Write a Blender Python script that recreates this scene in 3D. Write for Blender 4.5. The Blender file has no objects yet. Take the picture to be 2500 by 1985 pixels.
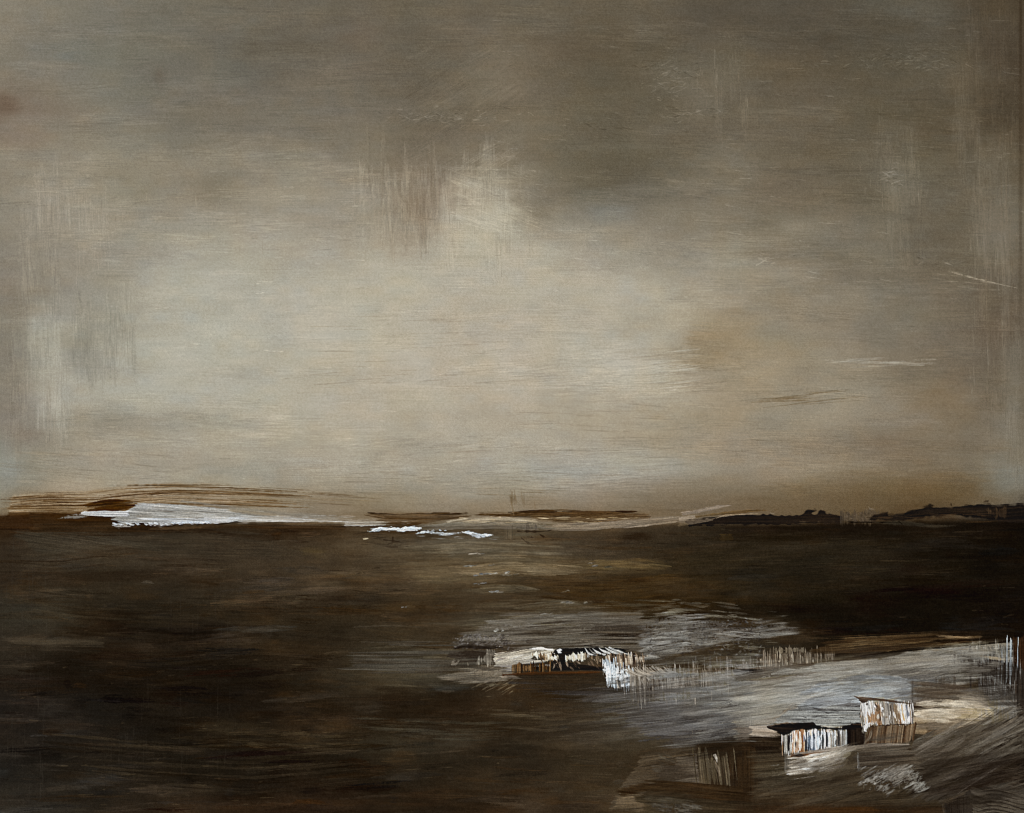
import math, random
import numpy as np

# ---------------------------------------------------------------- paint engine
# The painting is laid down the way it was made: a ground, washes, then brush
# and knife strokes, each with bristle streaks, ragged ends and its own body.
# Units: 1 unit = 0.4 mm of canvas, x to the right, y down.
CW, CH = 2500, 1985
M0 = 12                                   # canvas beyond the picture, each side
SC = 0.75
W = int((CW + 2*M0)*SC); H = int((CH + 2*M0)*SC)
gx = (np.arange(W, dtype=np.float32)+.5)/SC - M0
gy = (np.arange(H, dtype=np.float32)+.5)/SC - M0
C = np.zeros((H, W, 3), np.float32)       # pigment (display-referred 0..1)
D = np.zeros((H, W), np.float32)          # body of the paint (thickness)
L = np.zeros((H, W), np.int16)            # which painted part each point is
GL = np.zeros((H, W), np.float32)         # gloss of thick paint

_tab = {}
def tab(seed):
    if seed not in _tab:
        _tab[seed] = np.random.RandomState(seed).rand(256, 256).astype(np.float32)
    return _tab[seed]
def noise(u, v, seed=0):
    t = tab(seed % 23)
    u = u + seed*17.31; v = v + seed*9.73
    u, v = np.broadcast_arrays(u, v)
    iu = np.floor(u).astype(np.int32); iv = np.floor(v).astype(np.int32)
    fu = u-iu; fv = v-iv
    fu = fu*fu*(3-2*fu); fv = fv*fv*(3-2*fv)
    a = iu & 255; b = iv & 255; a1 = (iu+1) & 255; b1 = (iv+1) & 255
    return ((t[b, a]*(1-fu)+t[b, a1]*fu)*(1-fv)+(t[b1, a]*(1-fu)+t[b1, a1]*fu)*fv).astype(np.float32)
def sst(x):
    x = np.clip(x, 0, 1); return x*x*(3-2*x)
def ramp(cols, t):
    cols = np.array(cols, np.float32)/255.
    if len(cols) == 1: return cols[0]
    f = np.clip(t, 0, 1)*(len(cols)-1); i = np.minimum(f.astype(np.int32), len(cols)-2); f = (f-i)[..., None]
    return cols[i]*(1-f)+cols[i+1]*f
def win(x0, y0, x1, y1):
    a = max(0, int((x0+M0)*SC)); b = min(W, int((x1+M0)*SC)+2)
    c = max(0, int((y0+M0)*SC)); d = min(H, int((y1+M0)*SC)+2)
    return (slice(c, d), slice(a, b)) if b > a and d > c else None
LABEL = 0
_seed = [1]
def nseed():
    _seed[0] += 1; return _seed[0]
def lay(sl, X, Y, u, v, sdf, cols, op=1., soft=3., rag=0., ragw=6., fs=3., fl=90., con=2.2, dry=0.,
        dw=.16, fade=None, af=None, h=0., lab=None, grain=.25, weave=0., gloss=0., wob=1.5, xt=None, hair=.3):
    s = nseed()
    sdf = sdf + rag*(noise(u/(fl*3), v/ragw, s+5)-.5)*2 + rag*.6*(noise(u/(fl*3), v/(ragw*.4), s+7)-.5)*2
    if wob: sdf = sdf + wob*(noise(X/9, Y/9, s+11)-.5)*2
    a = sst(sdf/soft+.5)
    n1 = noise(u/fl, v/fs, s); n2 = noise(u/(fl*2), v/(fs*2.7), s+1); n3 = noise(u/(fl*3), v/(fs*8), s+2)
    st = .4*n1+.35*n2+.25*n3
    t = .5+(st-.5)*con
    if dry > 0 or fade or weave or xt is not None:
        thr = dry
        if xt is not None: thr = thr+xt*(1-.6*dry)
        if fade:
            x0, y0, x1, y1 = fade
            d2 = (x1-x0)**2+(y1-y0)**2
            thr = thr+np.clip(((X-x0)*(x1-x0)+(Y-y0)*(y1-y0))/d2, 0, 1)*(.95-dry)
        g = noise(X/3.5, Y/3.5, s+3)
        cv = (1-grain)*(.5+(st-.5)*1.7)+grain*g
        if weave: cv = cv + weave*np.sin(X*math.pi*2/9.)*np.sin(Y*math.pi*2/9.)
        a = a*sst((cv-thr+dw)/(2*dw))
    if af:
        x0, y0, x1, y1 = af
        d2 = (x1-x0)**2+(y1-y0)**2
        a = a*(1-sst(((X-x0)*(x1-x0)+(Y-y0)*(y1-y0))/d2))
    col = ramp(cols, t)
    if hair: col = col*(1+hair*((noise(u/(fl*.6), v/1.5, s+13)-.5)*1.3+(noise(X/2.2, Y/2.2, s+14)-.5)*.5))[..., None]
    ao = (a*op)[..., None]
    C[sl] = C[sl]*(1-ao)+col*ao
    if h: D[sl] = D[sl]*(1-.5*a*min(1, abs(h)))+h*a*(.25+1.5*(st-.25))
    if gloss: GL[sl] = GL[sl]*(1-a)+gloss*a
    lab = LABEL if lab is None else lab
    if lab >= 0:
        l = L[sl]; l[a*min(1, op*1.3) > .42] = lab
def P(pts, cols, ang=0., bend=0., **k):
    pts = [(float(x), float(y)) for x, y in pts]
    mg = k.get('soft', 3)+k.get('rag', 0)*1.7+4
    xs = [p[0] for p in pts]; ys = [p[1] for p in pts]
    sl = win(min(xs)-mg, min(ys)-mg, max(xs)+mg, max(ys)+mg)
    if sl is None: return
    X = gx[sl[1]][None, :]; Y = gy[sl[0]][:, None]
    X, Y = np.broadcast_arrays(X, Y)
    d = np.full(X.shape, 1e9, np.float32); ins = np.zeros(X.shape, bool)
    n = len(pts)
    for i in range(n):
        ax, ay = pts[i]; bx, by = pts[(i+1) % n]
        ex, ey = bx-ax, by-ay
        tt = np.clip(((X-ax)*ex+(Y-ay)*ey)/max(1e-6, ex*ex+ey*ey), 0, 1)
        d = np.minimum(d, (X-ax-tt*ex)**2+(Y-ay-tt*ey)**2)
        if ay != by:
            ins ^= ((Y < ay) != (Y < by)) & (X < ex*(Y-ay)/(by-ay)+ax)
    sdf = np.sqrt(d)*np.where(ins, 1, -1)
    r = math.radians(ang); cx = sum(xs)/n; cy = sum(ys)/n
    u = (X-cx)*math.cos(r)+(Y-cy)*math.sin(r); v = -(X-cx)*math.sin(r)+(Y-cy)*math.cos(r)
    if bend: v = v+bend*u*u*.001
    lay(sl, X, Y, u+cx, v+cy, sdf, cols, **k)
def B(pts, w, cols, cap=1., tip=.5, side_dry=.3, **k):
    # brush stroke along a smooth path; w = half width (number or list)
    pts = np.array(pts, float)
    if len(pts) > 2:                                      # Catmull-Rom
        q = np.vstack([2*pts[0]-pts[1], pts, 2*pts[-1]-pts[-2]]); out = []
        for i in range(1, len(q)-2):
            for t in np.arange(0, 1, .2):
                out.append(.5*((2*q[i])+(-q[i-1]+q[i+1])*t+(2*q[i-1]-5*q[i]+4*q[i+1]-q[i+2])*t*t+(-q[i-1]+3*q[i]-3*q[i+1]+q[i+2])*t**3))
        out.append(pts[-1]); pp = np.array(out)
    else: pp = pts
    wl = [w, w] if not isinstance(w, (list, tuple)) else w
    wm = max(wl); mg = wm+k.get('soft', 3)+k.get('rag', 0)*1.7+4
    sl = win(pp[:, 0].min()-mg, pp[:, 1].min()-mg, pp[:, 0].max()+mg, pp[:, 1].max()+mg)
    if sl is None: return
    X = gx[sl[1]][None, :]; Y = gy[sl[0]][:, None]; X, Y = np.broadcast_arrays(X, Y)
    seg = np.hypot(*(pp[1:]-pp[:-1]).T); cum = np.concatenate([[0], np.cumsum(seg)]); T = cum[-1]
    bd = np.full(X.shape, 1e9, np.float32); bt = np.zeros(X.shape, np.float32); bv = np.zeros(X.shape, np.float32)
    for i in range(len(seg)):
        ax, ay = pp[i]; ex, ey = pp[i+1]-pp[i]; l = max(1e-6, seg[i])
        tr = ((X-ax)*ex+(Y-ay)*ey)/(l*l)
        lo = -9. if i == 0 else 0.; hi = 9. if i == len(seg)-1 else 1.
        tt = np.clip(tr, lo, hi)
        dd = np.hypot(X-ax-tt*ex, Y-ay-tt*ey)
        m = dd < bd
        bd = np.where(m, dd, bd); bt = np.where(m, cum[i]+tt*l, bt)
        bv = np.where(m, ((Y-ay)*ex-(X-ax)*ey)/l, bv)
    ww = np.interp(np.clip(bt/T, 0, 1), np.linspace(0, 1, len(wl)), wl)
    side = ww-np.abs(bv); endd = np.minimum(bt, T-bt)
    r = k.pop('rag', 0.); rw = k.get('ragw', 6.)
    endd = endd + r*(noise(bt*0, bv/rw, nseed())-.5)*2
    tl = max(T*.28, min(T*.5, 12.))
    xt = tip*(.55*sst(1-bt/tl)+sst(1-(T-bt)/(tl*1.2)))
    if wm > 4: xt = xt+side_dry*sst(1-side/(.45*np.maximum(ww, 1)))
    if k.get('fs', 3.) > wm*.8: k['fs'] = max(1.2, wm*.8)
    lay(sl, X, Y, bt+pts[0][0], bv+pts[0][1], np.minimum(side, endd*cap), cols, xt=xt, **k)
def E(x, y, rx, ry, col, op=.5, ang=0., fs=5., fl=120., nz=.35, pw=1., lab=-1):
    # soft scumbled patch, rubbed out at its edges
    m = 2.3*max(rx, ry) if ang else 0
    sl = win(x-(m or 2.3*rx), y-(m or 2.3*ry), x+(m or 2.3*rx), y+(m or 2.3*ry))
    if sl is None: return
    s = nseed()
    X = gx[sl[1]][None, :]; Y = gy[sl[0]][:, None]; X, Y = np.broadcast_arrays(X, Y)
    r = math.radians(ang)
    u = (X-x)*math.cos(r)+(Y-y)*math.sin(r); v = -(X-x)*math.sin(r)+(Y-y)*math.cos(r)
    d = (u/rx)**2+(v/ry)**2
    d = d*(1+.7*(noise(X/(rx*.6), Y/(ry*.6), s+4)-.5)*2)
    a = np.exp(-d*1.1*pw)
    st = .5*noise((u+x)/fl, (v+y)/fs, s)+.5*noise((u+x)/(fl*1.7), (v+y)/(fs*3), s+1)
    a = np.clip(a*(1+nz*(st-.5)*2.6), 0, 1)*op
    C[sl] = C[sl]*(1-a[..., None])+np.array(col, np.float32)/255.*a[..., None]
    if lab >= 0:
        l = L[sl]; l[a > .4*op] = lab
def dabs(x0, y0, x1, y1, n, cols, lw=(4, 14), ww=(1, 3), ang=0., h=.5, op=.9, lab=None, jit=12, **k):
    R = random.Random(nseed())
    for i in range(n):
        x = R.uniform(x0, x1); y = R.uniform(y0, y1); l = R.uniform(*lw); w = R.uniform(*ww)
        a = math.radians(ang+R.uniform(-jit, jit)); c = R.choice(cols)
        B([(x-l*math.cos(a), y-l*math.sin(a)), (x+l*math.cos(a), y+l*math.sin(a))], [w*.4, w, w*.5], [c],
          op=op*R.uniform(.6, 1), soft=2, rag=3, h=h, lab=lab, wob=2, **k)
def lines(x0, y0, x1, y1, n, cols, lw, ww, ang, op=.5, dry=.35, jit=3, h=.12, lab=-1, bend=0., **k):
    # many thin bristle tracks
    R = random.Random(nseed())
    for i in range(n):
        x = R.uniform(x0, x1); y = R.uniform(y0, y1); l = R.uniform(*lw)/2; w = R.uniform(*ww)
        a = math.radians(ang+R.uniform(-jit, jit)); c = R.choice(cols)
        dx, dy = l*math.cos(a), l*math.sin(a)
        B([(x-dx, y-dy), (x+bend*dy*.2, y+bend*l*.2), (x+dx, y+dy)], [w*.3, w, w*.3], [c], op=op*R.uniform(.5, 1), soft=2,
          dry=dry, fs=2, fl=30, rag=6, h=h, lab=lab, wob=.6, **k)
def splat(pts, w, n, cols, lw=(3, 9), ww=(.7, 2.2), **k):
    # clotted trail of small knife touches along a path
    R = random.Random(nseed()); pts = np.array(pts, float)
    seg = np.hypot(*(pts[1:]-pts[:-1]).T); cum = np.concatenate([[0], np.cumsum(seg)])
    for i in range(n):
        t = R.random()*cum[-1]; x = np.interp(t, cum, pts[:, 0]); y = np.interp(t, cum, pts[:, 1])
        f = 1-abs(2*t/cum[-1]-1)**3
        y += R.gauss(0, w*.45*f); l = R.uniform(*lw); q = R.uniform(*ww); a = R.uniform(-.25, .15)
        B([(x-l, y-a*l), (x, y+R.uniform(-1, 1)), (x+l, y+a*l)], [q*.3, q, q*.4], [R.choice(cols)], soft=1.5, rag=3, fs=1.5, fl=12,
          op=R.uniform(.65, 1), tip=.3, wob=1.6, **k)
def bris(pts, w, n, cols, ww=(.8, 2.2), ln=(.3, .8), op=.6, dry=.2, h=.2, lab=None, up=1., tp=.4, **k):
    # a dry stroke as its separate bristle tracks: feathered at both ends
    R = random.Random(nseed()); pts = np.array(pts, float); tp = min(tp, .12) if w > 15 else tp
    seg = np.hypot(*(pts[1:]-pts[:-1]).T); cum = np.concatenate([[0], np.cumsum(seg)]); T = cum[-1]
    for i in range(n):
        o = R.uniform(-1, 1); l = R.uniform(*ln)*T*(1-.35*abs(o)); a = R.uniform(0, T-l)
        tt = np.linspace(a, a+l, 5); x = np.interp(tt, cum, pts[:, 0]); y = np.interp(tt, cum, pts[:, 1])
        wt = w*(1-tp*abs(2*tt/T-1)**2); y = y+o*wt*(up if o < 0 else 1.)+R.uniform(-.6, .6)
        q = R.uniform(*ww); c = R.choice(cols)
        B(list(zip(x, y)), [q*.3, q, q, q*.3], [c], op=op*R.uniform(.5, 1.1), soft=1.8, dry=dry, fs=1.6, fl=40, h=h, lab=lab, wob=.8, tip=.35, **k)
def scrub(x0, y0, x1, y1, n, ang, dl, ln=(80, 240), ww=(5, 22), op=.35, tint=(0, 0, 0)):
    # overlapping dry strokes a shade lighter or darker than what they cross
    R = random.Random(nseed())
    for i in range(n):
        x = R.uniform(x0, x1); y = R.uniform(y0, y1); l = R.uniform(*ln)/2; w = R.uniform(*ww); a = math.radians(ang+R.uniform(-4, 4))
        yy = int(np.clip((y+M0)*SC, 0, H-1)); xx = int(np.clip((x+M0)*SC, 0, W-1))
        c = np.clip(C[yy, xx]*255+R.uniform(*dl)+np.array(tint), 5, 250)
        B([(x-l*math.cos(a), y-l*math.sin(a)), (x, y+R.uniform(-2, 2)), (x+l*math.cos(a), y+l*math.sin(a))], [w*.7, w, w*.7], [c*.96, c, c*1.04],
          soft=w*.6, rag=l*.35, ragw=3, op=op*R.uniform(.5, 1), fs=2.4, fl=50, dry=.3, h=.12, lab=-1, wob=1)
def crop(ox, oy, s):
    def f(txt):
        a = [float(z) for z in txt.split()]
        return [(ox+a[i]*s, oy+a[i+1]*s) for i in range(0, len(a), 2)]
    return f
cA = crop(0, 1140, .3896); cB = crop(830, 1140, .3896); cC = crop(1660, 1140, .3896)
cD = crop(1000, 1440, .3247); cE = crop(1800, 1480, .3247); cF = crop(1400, 1600, .2783)
cG = crop(0, 1260, .4638); cH = crop(800, 1300, .4174)
def idw(cols_x, rows_y, grid):
    # bicubic-ish interpolation of a coarse table of mixed colours
    g = np.array(grid, np.float32)
    def axis(q, p):
        p = np.array(p, np.float32); i = np.clip(np.searchsorted(p, q)-1, 0, len(p)-2)
        t = np.clip((q-p[i])/(p[i+1]-p[i]), 0, 1); return i, t*t*(3-2*t)*.5+t*.5
    X, Y = np.meshgrid(gx, gy)
    X = X+(noise(X/170, Y/60, 41)-.5)*170; Y = Y+(noise(X/190, Y/70, 43)-.5)*60
    i, tx = axis(X, cols_x); j, ty = axis(Y, rows_y); tx = tx[..., None]; ty = ty[..., None]
    return ((g[j, i]*(1-tx)+g[j, i+1]*tx)*(1-ty)+(g[j+1, i]*(1-tx)+g[j+1, i+1]*tx)*ty)/255.

PARTS = {}
def part(i, name, label, parent=None):
    global LABEL
    LABEL = i
    if i not in PARTS: PARTS[i] = (name, label, parent)

def paint():
    global C, D, L
    xs = [0, 250, 500, 750, 1000, 1250, 1500, 1750, 2000, 2250, 2480]
    sky = [  # right columns darker: the vignette is painted into these colours
     [(126,118,103),(116,110,97),(107,101,88),(102,95,82),(98,90,76),(97,89,75),(95,86,71),(87,79,66),(82,75,63),(84,78,66),(72,62,48)],
     [(121,113,99),(107,104,93),(104,98,86),(98,91,79),(100,91,78),(104,94,79),(88,79,64),(90,82,68),(80,72,59),(82,75,62),(70,60,47)],
     [(112,100,86),(112,105,92),(107,99,86),(104,97,85),(96,88,75),(102,92,76),(87,79,65),(97,89,75),(88,79,65),(83,75,60),(68,58,44)],
     [(124,116,101),(128,121,106),(128,120,105),(122,114,99),(112,103,88),(108,99,83),(87,80,66),(106,98,83),(97,88,73),(89,81,66),(84,74,58)],
     [(126,119,106),(138,131,117),(144,138,124),(147,139,124),(141,131,115),(143,134,117),(128,121,107),(122,113,97),(110,101,85),(96,88,73),(100,91,75)],
     [(122,114,101),(142,136,122),(158,153,138),(161,154,139),(164,156,139),(160,151,134),(152,144,129),(141,131,113),(124,115,99),(106,97,82),(96,86,71)],
     [(122,115,102),(148,144,131),(166,162,148),(168,161,145),(168,158,140),(170,160,143),(166,158,143),(146,133,111),(132,123,107),(114,104,89),(100,90,75)],
     [(124,116,104),(150,144,129),(160,153,137),(166,157,140),(165,155,137),(165,155,138),(160,150,132),(149,136,115),(138,128,110),(122,111,94),(108,98,82)],
     [(134,128,114),(152,142,125),(158,149,132),(162,153,136),(160,151,134),(161,154,139),(156,146,129),(146,134,115),(135,124,106),(121,108,89),(116,108,93)],
     [(135,128,112),(154,143,124),(156,146,127),(150,140,122),(148,138,120),(152,144,128),(146,134,116),(128,115,95),(112,97,74),(100,82,56),(104,95,80)],
     [(120,105,85),(140,122,98),(148,136,116),(138,124,104),(128,113,91),(138,125,106),(120,105,85),(106,90,70),(95,78,55),(80,62,40),(70,60,48)]]
    ys = [0, 130, 270, 420, 560, 700, 850, 1000, 1130, 1200, 1260]
    ly = [1275, 1330, 1400, 1500, 1580, 1660, 1740, 1860, 1985]
    land = [
     [(52,36,20),(50,34,19),(50,38,25),(52,38,24),(62,48,32),(95,82,65),(80,66,50),(40,30,20),(30,22,15),(26,19,12),(18,13,9)],
     [(48,39,30),(56,47,37),(50,40,30),(54,43,31),(78,68,55),(88,78,64),(60,51,40),(44,36,27),(38,31,23),(32,25,18),(18,13,8)],
     [(44,36,28),(52,44,34),(58,49,39),(58,48,38),(70,59,46),(70,59,44),(58,47,34),(46,38,27),(34,28,20),(26,20,14),(19,14,9)],
     [(47,43,37),(45,38,29),(46,39,30),(46,38,28),(58,48,35),(58,45,30),(54,40,23),(38,28,16),(22,17,11),(22,17,11),(18,12,7)],
     [(48,42,35),(40,33,25),(38,31,24),(42,34,25),(52,44,33),(62,53,42),(70,62,50),(62,54,43),(36,27,18),(30,22,14),(24,16,10)],
     [(36,31,26),(26,20,14),(29,22,15),(38,31,22),(58,52,42),(52,43,33),(58,49,39),(76,66,53),(104,96,81),(108,101,86),(45,36,28)],
     [(33,29,27),(28,23,18),(30,24,18),(33,25,17),(38,29,19),(44,35,25),(60,54,46),(88,83,73),(112,103,88),(98,86,70),(75,68,57)],
     [(36,33,30),(28,23,18),(30,25,19),(34,27,19),(42,35,26),(44,36,27),(54,45,33),(44,34,24),(58,48,36),(46,37,27),(50,43,33)],
     [(43,39,35),(39,34,28),(44,34,25),(38,28,20),(36,28,19),(50,38,27),(72,60,46),(54,42,30),(60,40,22),(50,37,24),(48,42,35)]]
    part(1, 'painted_sky', 'overcast taupe grey sky brushed over the upper two thirds, palest at centre left')
    S_ = idw(xs, ys, sky); G_ = idw(xs, ly, land)
    Y = gy[:, None]; X = gx[None, :]
    hor = 1276+8*(noise(X/120, X*0, 71)-.5)+5*(noise(X/25, Y*0, 72)-.5)-12*sst((X-1900)/500)
    m = sst((Y-hor+9)/22)
    C[:] = S_*(1-m[..., None])+G_*m[..., None]
    L[:] = 1; L[m > .5] = 2
    X, Y = np.meshgrid(gx, gy)
    # ---- sky: broad scumbles (x, y, rx, ry, colour, strength)
    SK = [(330,230,110,60,(100,100,91),.35),(480,330,170,60,(98,95,85),.3),(140,150,120,90,(117,112,101),.3),
              (20,255,40,30,(88,70,56),.5),(60,330,70,40,(120,104,90),.4),(390,190,14,22,(86,74,60),.35),(600,180,110,60,(88,86,78),.45),
              (730,120,160,80,(94,86,74),.35),(880,85,60,60,(108,94,79),.35),(1010,110,110,110,(90,83,69),.4),(1040,170,100,50,(88,80,66),.4),
              (1180,200,70,50,(110,101,84),.45),(1230,160,90,80,(113,102,86),.35),(500,470,160,60,(113,104,89),.35),(540,440,90,30,(104,96,80),.45),
              (150,480,90,90,(136,127,113),.4),(170,560,70,60,(140,131,117),.35),(310,470,60,40,(122,115,98),.4),
              (720,470,140,50,(147,139,123),.4),(900,520,90,60,(150,143,128),.4),(640,570,140,50,(150,142,127),.4),
              (1000,330,120,90,(97,88,73),.4),(1060,470,70,90,(111,97,81),.5),(1010,520,50,60,(126,110,92),.4),
              (1190,520,60,70,(166,158,140),.75),(1170,590,90,70,(166,158,140),.7),(1100,640,200,60,(168,160,143),.45),(1230,690,120,60,(170,163,148),.5),
              (1300,620,130,50,(165,157,140),.4),(1310,500,50,60,(118,108,92),.4),(1460,510,90,45,(104,100,90),.55),(1560,470,60,30,(95,92,84),.5),
              (1480,530,40,30,(120,120,112),.45),(1450,300,140,110,(85,78,63),.4),(1480,400,120,60,(84,77,63),.35),(1400,120,60,50,(86,76,62),.5),
              (1470,60,60,40,(93,83,66),.3),(1660,180,80,60,(103,96,81),.45),(1690,330,60,25,(86,76,60),.5),(1770,190,60,35,(105,98,83),.35),
              (1900,190,90,50,(88,77,61),.45),(1940,230,130,80,(90,81,66),.3),(1860,60,200,40,(77,70,59),.45),(2000,90,200,50,(76,68,56),.45),
              (2280,40,60,40,(90,86,75),.5),(2180,20,100,20,(92,86,74),.4),(2300,270,50,50,(72,63,50),.45),(2440,180,50,120,(70,62,51),.5),
              (2320,140,60,40,(88,81,67),.4),(2200,150,140,30,(92,85,71),.3),(2420,430,40,70,(107,100,86),.45),(2180,440,50,60,(108,102,88),.5),
              (1930,470,110,50,(99,88,73),.4),(2150,600,100,60,(120,113,99),.3),(2040,570,70,40,(120,113,99),.4),(2300,560,80,90,(92,83,69),.5),
              (2430,560,50,60,(118,110,96),.5),(2360,330,40,160,(82,74,61),.35),
              (80,710,110,60,(116,106,93),.4),(190,620,120,40,(128,120,107),.4),(110,850,60,110,(160,156,142),.55),(120,960,40,50,(168,165,152),.6),
              (230,840,70,60,(124,119,106),.65),(270,790,50,30,(118,112,99),.5),(190,790,40,40,(135,130,117),.4),(40,850,40,100,(116,109,97),.5),
              (40,760,30,60,(122,111,94),.35),(380,850,200,90,(166,162,148),.5),(560,860,200,120,(169,165,151),.5),(600,700,240,90,(166,161,146),.35),
              (330,960,170,40,(168,165,151),.6),(650,960,200,40,(168,163,147),.4),(230,1040,180,28,(141,130,112),.6),(420,1030,130,25,(140,130,112),.45),
              (60,1060,40,25,(120,109,96),.6),(540,1035,60,20,(150,148,136),.35),(20,1140,40,40,(140,143,139),.6),(620,1150,70,22,(148,146,136),.5),
              (880,900,260,110,(172,160,141),.4),(1150,870,140,80,(172,158,140),.35),(850,820,120,40,(175,172,160),.35),(830,760,120,40,(173,167,152),.45),
              (1500,720,180,60,(166,158,141),.4),(1560,890,130,80,(176,169,153),.7),(1450,830,170,70,(171,164,149),.5),(1640,800,60,50,(160,153,139),.4),
              (1740,640,90,40,(143,140,128),.4),(1760,845,110,45,(132,115,87),.5),(1850,850,130,45,(142,127,101),.5),(1790,800,80,40,(138,125,102),.4),
              (1860,900,150,50,(150,135,110),.5),(1980,790,120,60,(143,131,113),.3),(2060,830,60,60,(142,130,110),.3),(2180,760,80,80,(120,114,99),.4),
              (2280,970,70,50,(118,100,75),.55),(2330,1010,80,40,(112,96,74),.35),(2430,800,60,70,(86,73,60),.6),(2470,950,30,120,(122,116,102),.45),
              (2400,920,70,60,(106,95,81),.35),(1940,560,50,25,(144,136,120),.45),(2060,1010,180,40,(148,137,119),.4),
              (1500,1140,230,38,(160,158,148),.6),(1380,1155,90,20,(164,164,156),.5),(1250,1110,150,40,(160,152,138),.3),(1050,1160,150,35,(152,148,138),.35),
              (2120,1095,190,40,(122,110,95),.5),(2240,1120,120,50,(116,102,84),.4),(2460,1170,60,35,(130,130,122),.7),(1900,1150,140,40,(146,131,110),.4),
              (2150,1190,160,40,(108,90,64),.4),(2300,1200,130,35,(96,78,52),.5),(2080,1225,220,28,(96,79,56),.45),(1900,1235,160,25,(110,94,72),.4),
              (180,1190,60,30,(166,150,130),.55),(380,1150,150,30,(150,142,124),.3),(880,1220,180,22,(140,124,98),.4),(1250,1235,260,20,(134,116,92),.45)]
    for e in SK: E(*e[:5], e[5]*.8, nz=.2)
    # soft vertical rub marks
    P([(885,430),(1100,420),(1090,600),(1060,612),(1000,590),(900,560)], [(120,105,89),(144,134,117),(158,149,131)], ang=90, soft=40, rag=36, ragw=7, fs=4, fl=26, con=2.6, op=.5, dry=.36, lab=-1, h=.15)
    P([(1130,420),(1235,440),(1262,560),(1330,640),(1300,720),(1060,720),(1080,600),(1110,520)], [(158,149,130),(170,162,145)], ang=0, soft=70, rag=20, op=.5, dry=.25, grain=.5, lab=-1, h=.12)
    E(1180,540,70,90,(164,156,138),.5); E(1240,640,110,60,(166,158,141),.5); E(1130,470,50,50,(150,140,123),.35)
    P([(80,790),(150,780),(165,1030),(92,1040)], [(158,153,140),(172,169,157)], ang=90, soft=30, rag=20, op=.42, dry=.34, lab=-1, h=.1)
    P([(100,470),(230,470),(240,560),(110,570)], [(128,119,105),(143,134,121)], ang=86, soft=25, rag=12, op=.35, lab=-1, dry=.3, h=.08)
    P([(1690,730),(1800,700),(1790,800),(1700,800)], [(132,118,96),(148,137,119)], ang=97, soft=20, rag=15, op=.35, dry=.35, lab=-1)
    P([(1655,880),(1690,800),(1740,790),(1800,800),(1740,900),(1690,905)], [(124,106,80),(136,120,93)], ang=5, soft=22, rag=14, op=.7, af=(1690, 850, 1830, 840), lab=-1)
    P([(1260,905),(1500,880),(1685,862),(1690,895),(1560,940),(1300,935)], [(168,160,145),(180,174,160)], ang=-4, soft=22, rag=20, ragw=4, op=.5, dry=.22, lab=-1, h=.12)
    # long horizontal brushed veils, slightly bowed
    for e in [(700,900,420,150,(174,167,149),.3),(1200,860,400,130,(173,165,147),.3),(420,900,220,110,(170,166,152),.35),(1350,720,260,80,(170,162,146),.3)]: E(*e, nz=.15)
    R = random.Random(5)
    for i in range(330):
        x = R.uniform(-60, 2480); y = R.uniform(0, 1235); l = R.uniform(90, 420); w = R.uniform(5, 26)
        d = R.gauss(0, 1)*4.5; q = R.gauss(0, 1.4)
        yy = int(np.clip((y+M0)*SC, 0, H-1)); xx = int(np.clip((x+l/2+M0)*SC, 0, W-1))
        c = C[yy, xx]*255+np.array([d+q, d, d-q*1.2]); a = R.uniform(-.03, .03)
        B([(x, y), (x+l/2, y+a*l*.5+R.uniform(-4, 4)), (x+l, y+a*l)], [w*.6, w, w*.7], [c-5, c, c+5], soft=w*.9, rag=30, ragw=4, op=R.uniform(.12, .34), fs=2.6, fl=70, dry=.25, h=.06, lab=-1, wob=0)
    for e in SK: E(*e[:5], e[5]*.45, nz=.3, fl=60)
    for i in range(150):          # small rubbed clouds
        x = R.uniform(-20, 2500); y = R.uniform(0, 1150); rx = R.uniform(18, 70); ry = rx*R.uniform(.35, 1.)
        yy = int(np.clip((y+M0)*SC, 0, H-1)); xx = int(np.clip((x+M0)*SC, 0, W-1)); d = R.gauss(0, 5); q = R.gauss(0, 2)
        E(x, y, rx, ry, C[yy, xx]*255+np.array([d+q, d, d-q]), .4, fl=40, nz=.5)
    scrub(20, 560, 160, 1060, 46, 89, (-6, 10)); scrub(180, 760, 330, 900, 30, 89, (-14, 2)); scrub(90, 470, 260, 620, 22, 87, (-2, 12))
    scrub(2330, 20, 2480, 720, 60, 89, (-5, 14)); scrub(2390, 600, 2490, 1150, 40, 89, (-6, 12)); scrub(2150, 380, 2260, 620, 22, 88, (-3, 12))
    scrub(1080, 420, 1300, 640, 26, 89, (-5, 9)); scrub(860, 380, 1080, 560, 34, 89, (-16, 6), ww=(3, 10)); scrub(1740, 150, 1860, 320, 14, 88, (0, 12), ww=(3, 10))
    scrub(0, 330, 900, 640, 70, 0, (-7, 10)); scrub(1000, 20, 2400, 120, 60, 3, (-8, 10)); scrub(1400, 250, 2400, 620, 110, 4, (-9, 10), (60, 200)); scrub(1700, 600, 2450, 1000, 70, 2, (-9, 9))
    scrub(60, 60, 900, 330, 70, -1, (-8, 7)); scrub(1200, 840, 1700, 960, 30, -3, (-4, 10)); scrub(200, 960, 700, 1080, 36, 1, (-9, 7)); scrub(900, 1080, 1700, 1200, 50, -2, (-7, 9)); scrub(1700, 1050, 2400, 1200, 50, 2, (-10, 6), tint=(2, 0, -2))
    scrub(1000, 130, 1260, 400, 40, -30, (-8, 10), (60, 160)); scrub(1100, 420, 1330, 560, 20, 20, (-3, 10), (60, 150))
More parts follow.
